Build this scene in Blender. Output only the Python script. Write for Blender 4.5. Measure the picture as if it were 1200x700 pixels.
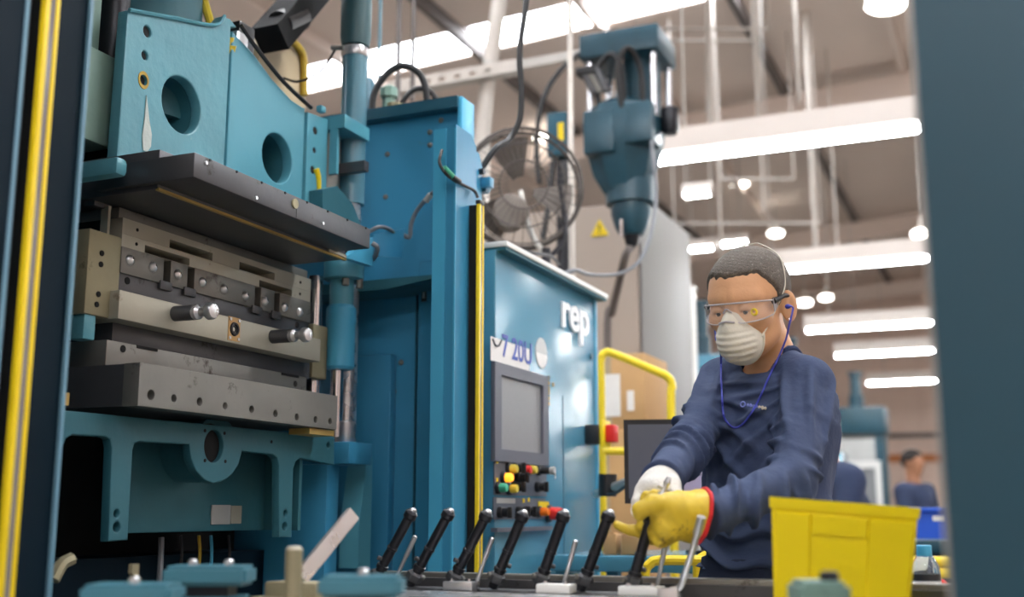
import bpy, bmesh, math, random
import numpy as np
from math import sin, cos, pi, radians, sqrt
from mathutils import Vector, Matrix

for o in list(bpy.data.objects): bpy.data.objects.remove(o)
SC = bpy.context.scene
COL = SC.collection
random.seed(7)

# ------------------------------------------------------------------ camera
F_PX, PITCH, YAW, CAM_Z = 1337.0, radians(10.6), radians(23.45), 1.1
cam_d = bpy.data.cameras.new('camera'); cam = bpy.data.objects.new('camera', cam_d); COL.objects.link(cam)
cam.location = (0, 0, CAM_Z)
cam.rotation_euler = (pi/2 + PITCH, 0, YAW)
cam_d.sensor_width = 36.0; cam_d.lens = F_PX*36/1200
cam_d.clip_start = 0.05; cam_d.clip_end = 200
cam_d.dof.use_dof = True; cam_d.dof.focus_distance = 2.55; cam_d.dof.aperture_fstop = 2.0
SC.camera = cam

# ------------------------------------------------------------------ world + exposure
W = bpy.data.worlds.new('world'); SC.world = W; W.use_nodes = True
bg = W.node_tree.nodes['Background']; bg.inputs[0].default_value = (0.86, 0.93, 1.0, 1); bg.inputs[1].default_value = 0.08
SC.view_settings.view_transform = 'Standard'; SC.view_settings.look = 'None'
SC.view_settings.exposure = 0.12; SC.view_settings.gamma = 1.0; SC.view_settings.use_curve_mapping = False
TUBE_E, SKY_E, BAY_E = 54.0, 16.0, 16.0

# ------------------------------------------------------------------ pixel -> place helper (1200x700 frame)
_fh = Vector((-sin(YAW), cos(YAW), 0)); _r = Vector((cos(YAW), sin(YAW), 0)); _z = Vector((0, 0, 1))
_fw = _fh*cos(PITCH) + _z*sin(PITCH); _u = -_fh*sin(PITCH) + _z*cos(PITCH)
def P(x, y, X=None, Y=None, Z=None, D=None):
    d = _fw + _r*((x-600)/F_PX) + _u*((350-y)/F_PX)
    t = X/d.x if X is not None else Y/d.y if Y is not None else (Z-CAM_Z)/d.z if Z is not None else D/d.dot(_fh)
    return Vector((0, 0, CAM_Z)) + d*t
def q(x, y, X): p = P(x, y, X=X); return (p.y, p.z)

# ------------------------------------------------------------------ materials
def lin(c): return tuple((v/255/12.92 if v/255 <= 0.04045 else ((v/255+0.055)/1.055)**2.4) for v in c) + (1.0,)
MATS = {}
def mat(name, rgb, rough=0.5, metal=0.0, var=0.12, scale=6.0, bump=0.0, bscale=60.0, wear=None, wear_amt=0.0,
        wear_scale=9.0, spec=0.5, stretch=None, emit=None, coat=0.0, trans=0.0, ior=1.45, alpha=1.0):
    if name in MATS: return MATS[name]
    m = bpy.data.materials.new(name); m.use_nodes = True; MATS[name] = m
    nt = m.node_tree; N, L = nt.nodes, nt.links
    b = N['Principled BSDF']; base = lin(rgb)
    b.inputs['Roughness'].default_value = rough; b.inputs['Metallic'].default_value = metal
    b.inputs['Specular IOR Level'].default_value = spec
    b.inputs['Coat Weight'].default_value = coat; b.inputs['Transmission Weight'].default_value = trans
    b.inputs['IOR'].default_value = ior; b.inputs['Alpha'].default_value = alpha
    b.inputs['Base Color'].default_value = base
    if emit:
        b.inputs['Emission Color'].default_value = lin(emit[0]); b.inputs['Emission Strength'].default_value = emit[1]
        return m
    tc = N.new('ShaderNodeTexCoord'); mp = N.new('ShaderNodeMapping'); L.new(tc.outputs['Object'], mp.inputs[0])
    if stretch: mp.inputs['Scale'].default_value = stretch
    n1 = N.new('ShaderNodeTexNoise'); n1.inputs['Scale'].default_value = scale; n1.inputs['Detail'].default_value = 6
    L.new(mp.outputs[0], n1.inputs['Vector'])
    mx = N.new('ShaderNodeMix'); mx.data_type = 'RGBA'
    mx.inputs[6].default_value = tuple(max(0, c*(1-var*1.6)) for c in base[:3]) + (1,)
    mx.inputs[7].default_value = tuple(min(1, c*(1+var*1.4)) for c in base[:3]) + (1,)
    L.new(n1.outputs['Fac'], mx.inputs[0]); out = mx.outputs[2]
    if wear:
        n2 = N.new('ShaderNodeTexNoise'); n2.inputs['Scale'].default_value = wear_scale; n2.inputs['Detail'].default_value = 9
        n2.inputs['Roughness'].default_value = 0.72; L.new(tc.outputs['Object'], n2.inputs['Vector'])
        cr = N.new('ShaderNodeValToRGB'); e = cr.color_ramp.elements
        e[0].position = 0.66 - wear_amt*0.25; e[1].position = 0.72 - wear_amt*0.2
        L.new(n2.outputs['Fac'], cr.inputs[0])
        m2 = N.new('ShaderNodeMix'); m2.data_type = 'RGBA'; L.new(out, m2.inputs[6]); m2.inputs[7].default_value = lin(wear)
        L.new(cr.outputs[0], m2.inputs[0]); out = m2.outputs[2]
    L.new(out, b.inputs['Base Color'])
    mr = N.new('ShaderNodeMapRange'); mr.inputs['To Min'].default_value = max(0.02, rough*0.8); mr.inputs['To Max'].default_value = min(1, rough*1.2)
    L.new(n1.outputs['Fac'], mr.inputs['Value']); L.new(mr.outputs[0], b.inputs['Roughness'])
    if bump:
        n3 = N.new('ShaderNodeTexNoise'); n3.inputs['Scale'].default_value = bscale; n3.inputs['Detail'].default_value = 4
        L.new(mp.outputs[0], n3.inputs['Vector'])
        bp = N.new('ShaderNodeBump'); bp.inputs['Strength'].default_value = bump; bp.inputs['Distance'].default_value = 0.004
        L.new(n3.outputs['Fac'], bp.inputs['Height']); L.new(bp.outputs[0], b.inputs['Normal'])
    return m

mat('teal_cast', (86, 148, 162), 0.36, var=0.14, scale=5, bump=0.7, bscale=26, wear=(150, 176, 172), wear_amt=0.06, wear_scale=7)
mat('teal_smooth', (80, 148, 166), 0.38, var=0.07, scale=4, bump=0.12, bscale=30)
mat('post_dark', (6, 26, 38), 0.6, var=0.1, spec=0.12)
mat('teal_holder', (60, 114, 130), 0.42, var=0.1, bump=0.2, bscale=40)
mat('old_paint', (188, 198, 192), 0.6, var=0.12, scale=30, bump=0.5, bscale=90)
mat('socket_tan', (186, 150, 98), 0.6, var=0.12)
mat('fan_wire', (66, 60, 56), 0.5, 0.3, var=0.1)
mat('black_matte', (18, 18, 20), 0.75, var=0.1, spec=0.2)
mat('teal_dark', (46, 100, 112), 0.55, var=0.16, scale=5, bump=0.35, bscale=26, wear=(40, 60, 64), wear_amt=0.1)  # darker than the casting teal, putting low-press shade into the colour
mat('blue_panel', (54, 130, 166), 0.36, var=0.07, scale=2.5, bump=0.05, bscale=40, wear=(70, 120, 135), wear_amt=0.0, wear_scale=14)
mat('blue_cab', (72, 134, 160), 0.22, var=0.06, scale=2.5, bump=0.02, bscale=60, spec=0.8)
mat('blue_light', (70, 160, 196), 0.38, var=0.05)
mat('deep_teal', (34, 84, 102), 0.42, var=0.12, scale=3, bump=0.05, bscale=40)
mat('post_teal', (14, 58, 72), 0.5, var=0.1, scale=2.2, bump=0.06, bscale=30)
mat('pipe_teal', (78, 122, 138), 0.25, var=0.06)
mat('pipe_dark', (52, 84, 90), 0.4, var=0.08)
mat('injector_teal', (28, 66, 80), 0.4, var=0.25, scale=9, bump=0.3, bscale=20)
mat('green_grey', (118, 148, 138), 0.55, var=0.14, scale=7, bump=0.3, bscale=30, wear=(70, 84, 78), wear_amt=0.12)
mat('steel', (148, 147, 140), 0.42, 0.75, var=0.16, scale=8, bump=0.08, bscale=80, wear=(84, 78, 68), wear_amt=0.2, wear_scale=6)
mat('steel_pale', (174, 171, 156), 0.5, 0.45, var=0.14, scale=7, bump=0.06, bscale=70, wear=(110, 98, 78), wear_amt=0.16, wear_scale=5)
mat('steel_olive', (150, 143, 116), 0.55, 0.4, var=0.22, scale=9, bump=0.12, bscale=50, wear=(84, 76, 56), wear_amt=0.25, wear_scale=8)
mat('steel_dark', (88, 89, 92), 0.45, 0.6, var=0.18, scale=8, bump=0.08, bscale=60, wear=(50, 46, 42), wear_amt=0.2)
mat('steel_mid', (122, 121, 116), 0.45, 0.55, var=0.16, scale=8, bump=0.08, bscale=60, wear=(66, 60, 54), wear_amt=0.2)
mat('brass_or_lit_edge', (190, 160, 92), 0.45, 0.5, var=0.2)
mat('chrome', (215, 216, 220), 0.16, 1.0, var=0.04)
mat('bright_steel', (205, 206, 208), 0.28, 0.85, var=0.08, scale=14)
mat('dark_hole', (10, 11, 12), 0.8, var=0.1)  # near-black stand-in for the shade in holes, slots and recesses
mat('black_rubber', (24, 25, 28), 0.5, var=0.15, scale=14, bump=0.1, bscale=90)
mat('black_plastic', (30, 31, 34), 0.38, var=0.1)
mat('black_steel', (40, 41, 46), 0.34, 0.5, var=0.2, scale=12, bump=0.1)
mat('grey_hose', (112, 116, 122), 0.45, var=0.08)
mat('yellow_paint', (236, 206, 24), 0.42, var=0.08, scale=6, wear=(150, 128, 40), wear_amt=0.04, wear_scale=16)
mat('yellow_rail', (232, 204, 40), 0.36, var=0.06)
mat('yellow_bin', (252, 224, 10), 0.42, var=0.05, scale=3, bump=0.03)
mat('curtain_lens', (126, 122, 122), 0.15, var=0.1, scale=12)
mat('bezel_grey', (88, 92, 104), 0.45, var=0.05)
mat('panel_grey', (84, 92, 104), 0.42, var=0.06)
mat('white_label', (228, 226, 222), 0.5, var=0.05, scale=20)
mat('white_paint_or_glare', (226, 226, 222), 0.42, var=0.04)
mat('logo_white', (238, 240, 242), 0.3, var=0.02)
mat('ink_blue', (72, 92, 170), 0.6, var=0.1)
mat('ink_dark', (50, 52, 60), 0.6, var=0.1)
mat('sticker_silver', (176, 178, 176), 0.35, 0.2, var=0.1)
mat('red_plastic', (206, 38, 34), 0.35, var=0.06)
mat('orange_plastic', (244, 120, 20), 0.35, var=0.06)
mat('amber_lit', (255, 170, 40), emit=((255, 160, 40), 1.6))
mat('green_plastic', (60, 160, 128), 0.35, var=0.06)
mat('gold_plastic', (206, 184, 60), 0.35, var=0.08)
mat('screen', (132, 134, 136), 0.35, var=0.08, scale=90)
mat('cardboard', (190, 152, 104), 0.75, var=0.1, scale=6, bump=0.06)
mat('conduit', (196, 190, 182), 0.42, 0.3, var=0.08)
mat('galv', (186, 184, 178), 0.4, 0.4, var=0.1, scale=10)
mat('roof_white', (226, 212, 202), 0.8, var=0.04, scale=0.6)
mat('roof_beam', (104, 98, 96), 0.65, var=0.1)
mat('wall_beige', (226, 204, 190), 0.8, var=0.05, scale=0.8)
mat('edge_blue', (98, 138, 158), 0.4, var=0.05)
mat('stitch_blue', (128, 140, 204), 0.8, var=0.05)
mat('stitch_cream', (206, 196, 178), 0.8, var=0.05)
mat('wall_grey', (116, 114, 112), 0.55, var=0.06, scale=1.2)
mat('wall_tan', (166, 153, 141), 0.6, var=0.05, scale=1.2)
mat('floor_concrete', (142, 138, 132), 0.5, var=0.14, scale=1.4, bump=0.1)
mat('lamp_white', (222, 214, 206), 0.5, var=0.03)
mat('tube_glow', (255, 255, 255), emit=((246, 251, 255), TUBE_E))
mat('sky_glow', (255, 255, 255), emit=((244, 248, 255), SKY_E))
mat('bay_glow', (255, 255, 255), emit=((255, 250, 240), BAY_E))
mat('tan_tank', (176, 158, 128), 0.6, var=0.16, scale=8)
mat('dull_yellow', (170, 140, 36), 0.5, var=0.2, scale=10)
mat('bin_blue', (36, 84, 190), 0.4, var=0.06)
mat('navy_cloth', (44, 56, 84), 0.9, var=0.08, scale=4, bump=0.1, bscale=300)
mat('lavender', (186, 174, 206), 0.5, var=0.04)
mat('orange_stripe', (190, 120, 70), 0.6, var=0.1)
mat('fan_grey', (120, 112, 106), 0.4, 0.4, var=0.1)

# ------------------------------------------------------------------ mesh builder
def catmull(pts, n):
    pts = [Vector(p) for p in pts]
    if n <= 1 or len(pts) < 3: return pts
    ext = [2*pts[0]-pts[1]] + pts + [2*pts[-1]-pts[-2]]; out = []
    for i in range(1, len(ext)-2):
        a, b, c, d = ext[i-1:i+3]
        for k in range(n):
            t = k/n
            out.append(0.5*((2*b) + (c-a)*t + (2*a-5*b+4*c-d)*t*t + (3*b-a-3*c+d)*t**3))
    out.append(pts[-1]); return out

def frame(d):
    d = d.normalized(); a = Vector((0, 0, 1)) if abs(d.z) < 0.9 else Vector((1, 0, 0))
    u = d.cross(a).normalized(); return u, d.cross(u).normalized()

class MB:
    def __init__(s): s.bm = bmesh.new()
    def faces(s, V, Fs):
        vs = [s.bm.verts.new(v) for v in V]
        for f in Fs:
            try: s.bm.faces.new([vs[i] for i in f])
            except ValueError: pass
        return vs
    def box(s, x0, x1, y0, y1, z0, z1, b=0.0, seg=2):
        x0, x1 = sorted((x0, x1)); y0, y1 = sorted((y0, y1)); z0, z1 = sorted((z0, z1))
        V = [(x, y, z) for x in (x0, x1) for y in (y0, y1) for z in (z0, z1)]
        vs = s.faces(V, [(0,1,3,2), (4,6,7,5), (0,4,5,1), (2,3,7,6), (0,2,6,4), (1,5,7,3)])
        if b:
            es = set(e for v in vs for e in v.link_edges)
            bmesh.ops.bevel(s.bm, geom=list(es), offset=b, segments=seg, affect='EDGES', profile=0.5)
        return s
    def obox(s, c, ax, ay, az, hx, hy, hz):          # oriented box
        c = Vector(c); V = [c + ax*(hx*i) + ay*(hy*j) + az*(hz*k) for i in (-1,1) for j in (-1,1) for k in (-1,1)]
        s.faces(V, [(0,1,3,2), (4,6,7,5), (0,4,5,1), (2,3,7,6), (0,2,6,4), (1,5,7,3)]); return s
    def bar(s, p0, p1, w, h, up=(0,0,1)):            # square bar between two points
        p0, p1 = Vector(p0), Vector(p1); d = (p1-p0); a = d.normalized(); u = Vector(up)
        sx = a.cross(u).normalized() if abs(a.dot(u)) < 0.99 else Vector((1,0,0)); uy = sx.cross(a)
        return s.obox((p0+p1)/2, a, sx, uy, d.length/2, w/2, h/2)
    def cyl(s, p0, p1, r0, r1=None, n=20, cap=True):
        return s.lathe([(r0, 0), (r0 if r1 is None else r1, (Vector(p1)-Vector(p0)).length)], p0, Vector(p1)-Vector(p0), n, cap)
    def lathe(s, prof, org, axis=(0,0,1), n=24, cap=True):
        axis = Vector(axis).normalized(); u, v = frame(axis); org = Vector(org); R = []
        for r, h in prof:
            R.append([s.bm.verts.new(org + axis*h + (u*cos(2*pi*k/n) + v*sin(2*pi*k/n))*max(r, 1e-5)) for k in range(n)])
        for a, b in zip(R, R[1:]):
            for k in range(n): s.bm.faces.new((a[k], a[(k+1)%n], b[(k+1)%n], b[k]))
        if cap: s.bm.faces.new(R[0][::-1]); s.bm.faces.new(R[-1])
        return s
    def tube(s, pts, r, n=8, sub=6, cap=True, closed=False):
        pts = catmull(pts, sub); rs = r if callable(r) else (lambda t: r)
        m = len(pts); u = None; R = []
        for i, p in enumerate(pts):
            d = (pts[min(i+1, m-1)] - pts[max(i-1, 0)]).normalized()
            if closed and i in (0, m-1): d = (pts[1]-pts[m-2]).normalized()
            if u is None: u, _ = frame(d)
            u = (u - d*u.dot(d)).normalized(); v = d.cross(u); rr = rs(i/max(1, m-1))
            R.append([s.bm.verts.new(p + (u*cos(2*pi*k/n) + v*sin(2*pi*k/n))*rr) for k in range(n)])
        for a, b in zip(R, R[1:]):
            for k in range(n): s.bm.faces.new((a[k], a[(k+1)%n], b[(k+1)%n], b[k]))
        if cap: s.bm.faces.new(R[0][::-1]); s.bm.faces.new(R[-1])
        return s
    def ring(s, c, axis, R, r, n=40, m=6):
        u, v = frame(Vector(axis)); c = Vector(c); ax = Vector(axis).normalized(); G = []
        for i in range(n):
            a = 2*pi*i/n; d = u*cos(a)+v*sin(a)
            G.append([s.bm.verts.new(c + d*(R + r*cos(2*pi*k/m)) + ax*(r*sin(2*pi*k/m))) for k in range(m)])
        for i in range(n):
            a, b = G[i], G[(i+1)%n]
            for k in range(m): s.bm.faces.new((a[k], a[(k+1)%m], b[(k+1)%m], b[k]))
        return s
    def ball(s, c, r, sc=(1,1,1), seg=16):
        M = Matrix.Translation(Vector(c)) @ Matrix.Diagonal((*sc, 1))
        bmesh.ops.create_uvsphere(s.bm, u_segments=seg, v_segments=seg//2+2, radius=r, matrix=M); return s
    def prism(s, poly, f, a, b):                     # poly of (u,v); f(u,v,w)->xyz, extruded w from a to b
        n = len(poly); V = [f(u, v, a) for u, v in poly] + [f(u, v, b) for u, v in poly]
        s.faces(V, [tuple(range(n))[::-1], tuple(range(n, 2*n))] + [(i, (i+1)%n, n+(i+1)%n, n+i) for i in range(n)]); return s
    def plate(s, outer, holes, f, a, b, bev=0.0):    # 2-D outline with holes, extruded; f(u,v,w)->xyz
        cu = bpy.data.curves.new('t', 'CURVE'); cu.dimensions = '2D'; cu.fill_mode = 'BOTH'
        for poly in [outer] + holes:
            sp = cu.splines.new('POLY'); sp.points.add(len(poly)-1); sp.use_cyclic_u = True
            for i, (u, v) in enumerate(poly): sp.points[i].co = (u, v, 0, 1)
        cu.extrude = abs(b-a)/2 - bev; cu.bevel_depth = bev; cu.bevel_resolution = 1; cu.offset = -bev
        ob = bpy.data.objects.new('t', cu); me = bpy.data.meshes.new_from_object(ob)
        for v in me.vertices: v.co = f(v.co.x, v.co.y, (a+b)/2 + v.co.z)
        s.bm.from_mesh(me); bpy.data.objects.remove(ob); bpy.data.curves.remove(cu); bpy.data.meshes.remove(me); return s
    def text(s, txt, size, f, depth=0.002, bold=0.0, bev=0.0):
        cu = bpy.data.curves.new('t', 'FONT'); cu.body = txt; cu.size = size; cu.extrude = depth; cu.offset = bold; cu.bevel_depth = bev
        ob = bpy.data.objects.new('t', cu); me = bpy.data.meshes.new_from_object(ob)
        for v in me.vertices: v.co = f(v.co.x, v.co.y, v.co.z)
        s.bm.from_mesh(me); bpy.data.objects.remove(ob); bpy.data.curves.remove(cu); bpy.data.meshes.remove(me); return s

ORG = {}
def obj(name, mb, m, parent=None, sharp=35, weld=False):
    bm = mb.bm
    if weld: bmesh.ops.remove_doubles(bm, verts=bm.verts, dist=1e-5)
    bmesh.ops.recalc_face_normals(bm, faces=bm.faces)
    co = [v.co for v in bm.verts]
    c = Vector([(min(v[i] for v in co)+max(v[i] for v in co))/2 for i in range(3)]); 
    if parent is None: c.z = min(v.z for v in co)
    for v in bm.verts: v.co = v.co - c
    me = bpy.data.meshes.new(name); bm.to_mesh(me); bm.free()
    me.polygons.foreach_set('use_smooth', [True]*len(me.polygons))
    me.set_sharp_from_angle(angle=radians(sharp))
    me.materials.append(MATS[m] if isinstance(m, str) else m)
    o = bpy.data.objects.new(name, me); COL.objects.link(o)
    o.location = c - (ORG[parent.name] if parent else Vector()); ORG[o.name] = c.copy()
    if parent: o.parent = parent
    return o
def tag(o, label=None, cat=None, group=None, kind=None):
    if label: o['label'] = label
    if cat: o['category'] = cat
    if group: o['group'] = group
    if kind: o['kind'] = kind
    return o
def thing(name, label, cat, loc=(0,0,0), group=None, local=False):
    o = bpy.data.objects.new(name, None); COL.objects.link(o); o.location = loc; o.empty_display_size = 0.1
    ORG[o.name] = Vector() if local else Vector(loc)
    return tag(o, label, cat, group)
def clone(root, loc, rot=None, label=None):
    def cp(o, par):
        c = o.copy(); COL.objects.link(c); c.parent = par
        for ch in o.children: cp(ch, c)
        return c
    r = cp(root, None); r.location = loc
    if rot is not None: r.rotation_euler = rot
    if label: r['label'] = label
    return r
def struct(name, mb, m, label=None): return tag(obj(name, mb, m), label, None, None, 'structure')
def circ(u, v, ru, rv=None, n=28): return [(u+ru*cos(2*pi*k/n), v+(rv or ru)*sin(2*pi*k/n)) for k in range(n)]
fX = lambda u, v, w: Vector((w, u, v))               # plate standing in a plane X = const (u = Y, v = Z)
fY = lambda u, v, w: Vector((u, w, v))               # plate standing in a plane Y = const (u = X, v = Z)

# ------------------------------------------------------------------ the hall
HX0, HX1, HY0, HY1, ZR = -13.0, 9.0, -5.0, 27.0, 6.0
RS = 0.055                                            # roof rises towards +X
rz = lambda x: ZR + RS*(x+4.8)
struct('floor', MB().box(HX0, HX1, HY0, HY1, -0.1, 0.0), 'floor_concrete', 'grey concrete factory floor')
SKY_Y = [(9.95, 10.55), (3.2, 3.9), (-3.0, -2.3)]
ys = [HY0] + [v for p in sorted(SKY_Y) for v in p] + [HY1]
roof = None
for a, b in zip(ys[0::2], ys[1::2]):
    m = MB(); V = [(x, y, rz(x)+dz) for x in (HX0, HX1) for y in (a, b) for dz in (0, 0.12)]
    m.faces(V, [(0,1,3,2), (4,6,7,5), (0,4,5,1), (2,3,7,6), (0,2,6,4), (1,5,7,3)])
    if roof is None: roof = struct('ceiling', m, 'roof_white', 'pale pitched factory roof with skylight strips')
    else: obj('roof_panel', m, 'roof_white', roof)
for a, b in SKY_Y:
    x = HX0
    while x < HX1:
        x2 = min(x+1.35, HX1); m = MB()
        V = [(xx, y, rz(xx)+dz) for xx in (x+0.08, x2) for y in (a, b) for dz in (0.02, 0.06)]
        m.faces(V, [(0,1,3,2), (4,6,7,5), (0,4,5,1), (2,3,7,6), (0,2,6,4), (1,5,7,3)])
        obj('skylight_pane', m, 'sky_glow', roof); x += 1.35
for x in [HX0+0.02+1.35*k for k in range(0, 17)]:     # roof purlins between the skylight panes
    obj('purlin', MB().bar((x, HY0, rz(x)-0.07), (x, HY1, rz(x)-0.07), 0.07, 0.14), 'roof_white' if (round((x-HX0)/1.35) % 2) else 'roof_beam', roof)
for y in (1.0, 6.6, 13.2, 19.8, 25.5):
    obj('rafter', MB().bar((HX0, y, rz(HX0)-0.32), (HX1, y, rz(HX1)-0.32), 0.14, 0.3), 'roof_white', roof)
wf = struct('wall_far', MB().box(HX0, HX1, HY1, HY1+0.15, 0, rz(HX1)+0.2), 'wall_beige', 'beige ribbed metal wall at the far end of the hall')
for k in range(40):
    x = -9.0+k*0.45
    if -9 < x < 4: obj('wall_rib', MB().box(x, x+0.07, HY1-0.05, HY1, 0.0, 5.5), 'wall_beige', wf)
obj('wall_stripe', MB().box(-6, 3, HY1-0.09, HY1-0.05, 2.18, 2.36), 'orange_stripe', wf)
obj('wall_rail', MB().box(-6, 3, HY1-0.12, HY1-0.05, 2.72, 2.82), 'roof_beam', wf)
struct('wall_left', MB().box(HX0-0.15, HX0, HY0, HY1, 0, ZR+0.3), 'wall_beige', 'beige metal side wall behind the presses')
struct('wall_back', MB().box(HX0, HX1, HY0-0.15, HY0, 0, rz(HX1)+0.2), 'wall_beige', 'beige metal wall behind the camera')
struct('wall_right', MB().box(HX1, HX1+0.15, HY0, HY1, 0, rz(HX1)+0.2), 'wall_beige', 'beige metal side wall on the right')

# ------------------------------------------------------------------ lamps
def tube_lamp(x0, x1, y, z, label, housing=0.16, hang=True):
    t = thing('fluorescent_lamp', label, 'lamp', ((x0+x1)/2, y, z), 'fluorescent lamps hanging in rows')
    h = housing
    obj('housing', MB().prism([(y-h*0.72, z), (y-h*0.4, z+h), (y+h*0.4, z+h), (y+h*0.72, z)], lambda u, v, w: Vector((w, u, v)), x0, x1), 'lamp_white', t)
    for dy in (-0.035, 0.035):
        obj('tube', MB().cyl((x0+0.03, y+dy, z-0.018), (x1-0.03, y+dy, z-0.018), 0.016, n=8), 'tube_glow', t)
    for x in (x0+0.01, x1-0.03):
        obj('end_cap', MB().box(x, x+0.02, y-0.09, y+0.09, z-0.05, z), 'lamp_white', t)
    if hang:
        for x in (x0+0.3, x1-0.3): obj('hanger', MB().cyl((x, y, z+h), (x, y, rz(x)), 0.006, n=6), 'galv', t)
    return t
rows = [(6.72, 'long white fluorescent lamp nearest above the hall aisle'), (10.4, 'bright fluorescent lamp just right of the man\'s hair'),
        (14.1, 'fluorescent lamp level with the man\'s safety glasses'), (16.6, 'fluorescent lamp level with the man\'s chin and shoulder'),
        (20.5, 'farthest and lowest thin fluorescent lamp by the far wall')]
for i, (y, lb) in enumerate(rows):
    tube_lamp(-2.2 if i else -2.03, 0.45, y, 3.3, lb)
tube_lamp(-2.1, 0.4, 2.9, 3.3, 'fluorescent lamp overhead above the work table, out of the frame')
tube_lamp(-0.7, 1.8, -0.8, 3.3, 'fluorescent lamp overhead behind the camera')
for y, w_ in ((6.72, 'nearest'), (10.4, 'middle'), (14.1, 'farthest')):
    tube_lamp(1.6, 4.1, y, 3.3, '%s fluorescent lamp behind the dark column, added to brighten the far wall' % w_)
for y, w_ in ((17.8, 'fourth'), (21.5, 'fifth'), (25.0, 'sixth')):  # unseen lamps added to lift the far wall's brightness
    tube_lamp(1.6, 4.1, y, 3.3, '%s fluorescent lamp behind the dark column, added to brighten the far wall' % w_)
for y, w_ in ((18.0, 'nearer'), (22.0, 'farther')):  # more added lamps out of sight, also lighting the far end
    tube_lamp(-7.4, -5.3, y, 3.3, '%s fluorescent lamp behind the grey enclosure, added to brighten the far wall' % w_)
def bay_lamp(px, py, D, r, label):
    p = P(px, py, D=D)
    t = thing('high_bay_lamp', label, 'lamp', p, 'round high bay lamps under the roof')
    obj('shade', MB().lathe([(r*0.3, r*1.5), (r*0.34, r*0.8), (r*0.7, r*0.45), (r*1.02, 0.0), (r*0.98, 0.0), (r*0.3, r*0.44)], p, n=20, cap=False), 'lamp_white', t)
    obj('bulb', MB().ball(p + Vector((0, 0, 0.02)), r*0.95, (1, 1, 0.42)), 'bay_glow', t)
    obj('hanger', MB().cyl(p + Vector((0, 0, r*1.5)), (p.x, p.y, rz(p.x)+0.01), 0.012, n=6), 'galv', t)
bay_lamp(1040, 6, 8.0, 0.17, 'large round glowing lamp at the top right beside the dark column')
bay_lamp(1082, 276, 12.0, 0.13, 'small round lamp half hidden by the dark column on the right')
bay_lamp(805, 126, 14.0, 0.09, 'tiny round lamp right of the hanging teal machine head')
bay_lamp(735, 34, 13.0, 0.09, 'tiny round lamp above the hanging teal machine head')
bay_lamp(714, 4, 12.0, 0.13, 'round lamp at the top edge beside the roof skylight')
bay_lamp(633, 163, 14.0, 0.09, 'tiny round lamp seen through the fan cage')
bay_lamp(909, 275, 18.0, 0.13, 'round far lamp above and right of the man\'s hair')
bay_lamp(943, 356, 22.0, 0.15, 'small round far lamp right of the man\'s glasses, left of two')
bay_lamp(968, 350, 22.0, 0.13, 'small round far lamp right of the man\'s glasses, right of two')
bay_lamp(866, 216, 17.0, 0.16, 'round far lamp between the hanging pipes')
def short_lamp(px, py, D, w, label):
    p = P(px, py, D=D); tube_lamp(p.x-w/2, p.x+w/2, p.y, p.z, label, 0.1)
short_lamp(818, 226, 12.0, 0.33, 'short far fluorescent lamp beside the grey enclosure, upper of two')
short_lamp(823, 290, 14.0, 0.34, 'short far fluorescent lamp beside the grey enclosure, lower of two')
short_lamp(860, 284, 15.0, 0.42, 'short far fluorescent lamp just above the man\'s hair')
# ================================================================== molding press on the left
press = thing('molding_press', 'big teal molding press with steel platens filling the left of the photo', 'machine', (-1.9, 2.3, 0))
# --- upper casting: three panels with round holes and bolt holes
def hole(px, py, X, r, rv=None, n=28): u, v = q(px, py, X); return circ(u, v, r, rv, n)
XC = -1.75
lp = [q(150, 12, XC), q(250, 30, XC), q(256, 26, XC), q(262, 19, XC), q(270, 22, XC), q(278, 32, XC), (2.229, q(285, 40, XC)[1]), (2.229, 1.80), (1.857, 1.80)]
obj('casting_panel', MB().plate(lp, [hole(213, 123, XC, .069), hole(173, 37, XC, .013, n=14), hole(170, 65, XC, .010, n=14), hole(168, 94, XC, .012, n=14)], fX, XC-.03, XC, .004), 'teal_cast', press)
mp_ = [(2.246, q(285, 42, XC)[1]), q(300, 62, XC), q(322, 92, XC), q(345, 117, XC), q(362, 128, XC), (2.585, q(366, 131, XC)[1]), (2.585, 1.84), (2.246, 1.80)]
mid = obj('casting_panel', MB().plate(mp_, [hole(328, 185, XC, .068)], fX, XC-.04, XC-.008, .004), 'teal_smooth', press)
rp = [(2.593, q(366, 133, XC)[1]), (2.70, q(385, 139, XC)[1]), (2.70, 1.84), (2.593, 1.84)]
obj('casting_panel', MB().plate(rp, [hole(371, 153, XC, .011, n=14), hole(370, 176, XC, .008, n=14), hole(368, 199, XC, .011, n=14)], fX, XC-.10, XC-.004, .003), 'teal_smooth', press)
obj('casting_rim', MB().tube([Vector((XC+.004, *q(150, 12, XC))), Vector((XC+.004, *q(200, 21, XC))), Vector((XC+.004, *q(250, 30, XC))), Vector((XC+.004, *q(262, 19, XC)))], .005, 6, 5), 'teal_cast', press)
obj('edge_seal', MB().tube([Vector((XC+.006, *q(280, 30, XC))), Vector((XC+.008, *q(300, 60, XC))), Vector((XC+.008, *q(330, 97, XC))), Vector((XC+.008, *q(362, 127, XC)))], .006, 6, 5), 'black_rubber', press)
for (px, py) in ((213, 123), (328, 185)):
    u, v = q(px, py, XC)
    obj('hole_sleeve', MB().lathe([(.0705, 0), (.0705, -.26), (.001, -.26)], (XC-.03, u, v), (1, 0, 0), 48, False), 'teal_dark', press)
obj('casting_back', MB().box(-2.3, -2.05, 1.86, 2.72, 1.72, 2.12), 'deep_teal', press)
gy = P(322, 185, X=-1.86).y
obj('guide_rod', MB().cyl((-1.86, gy, 1.9), (-1.86, gy, 2.16), .012), 'chrome', press)
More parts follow.
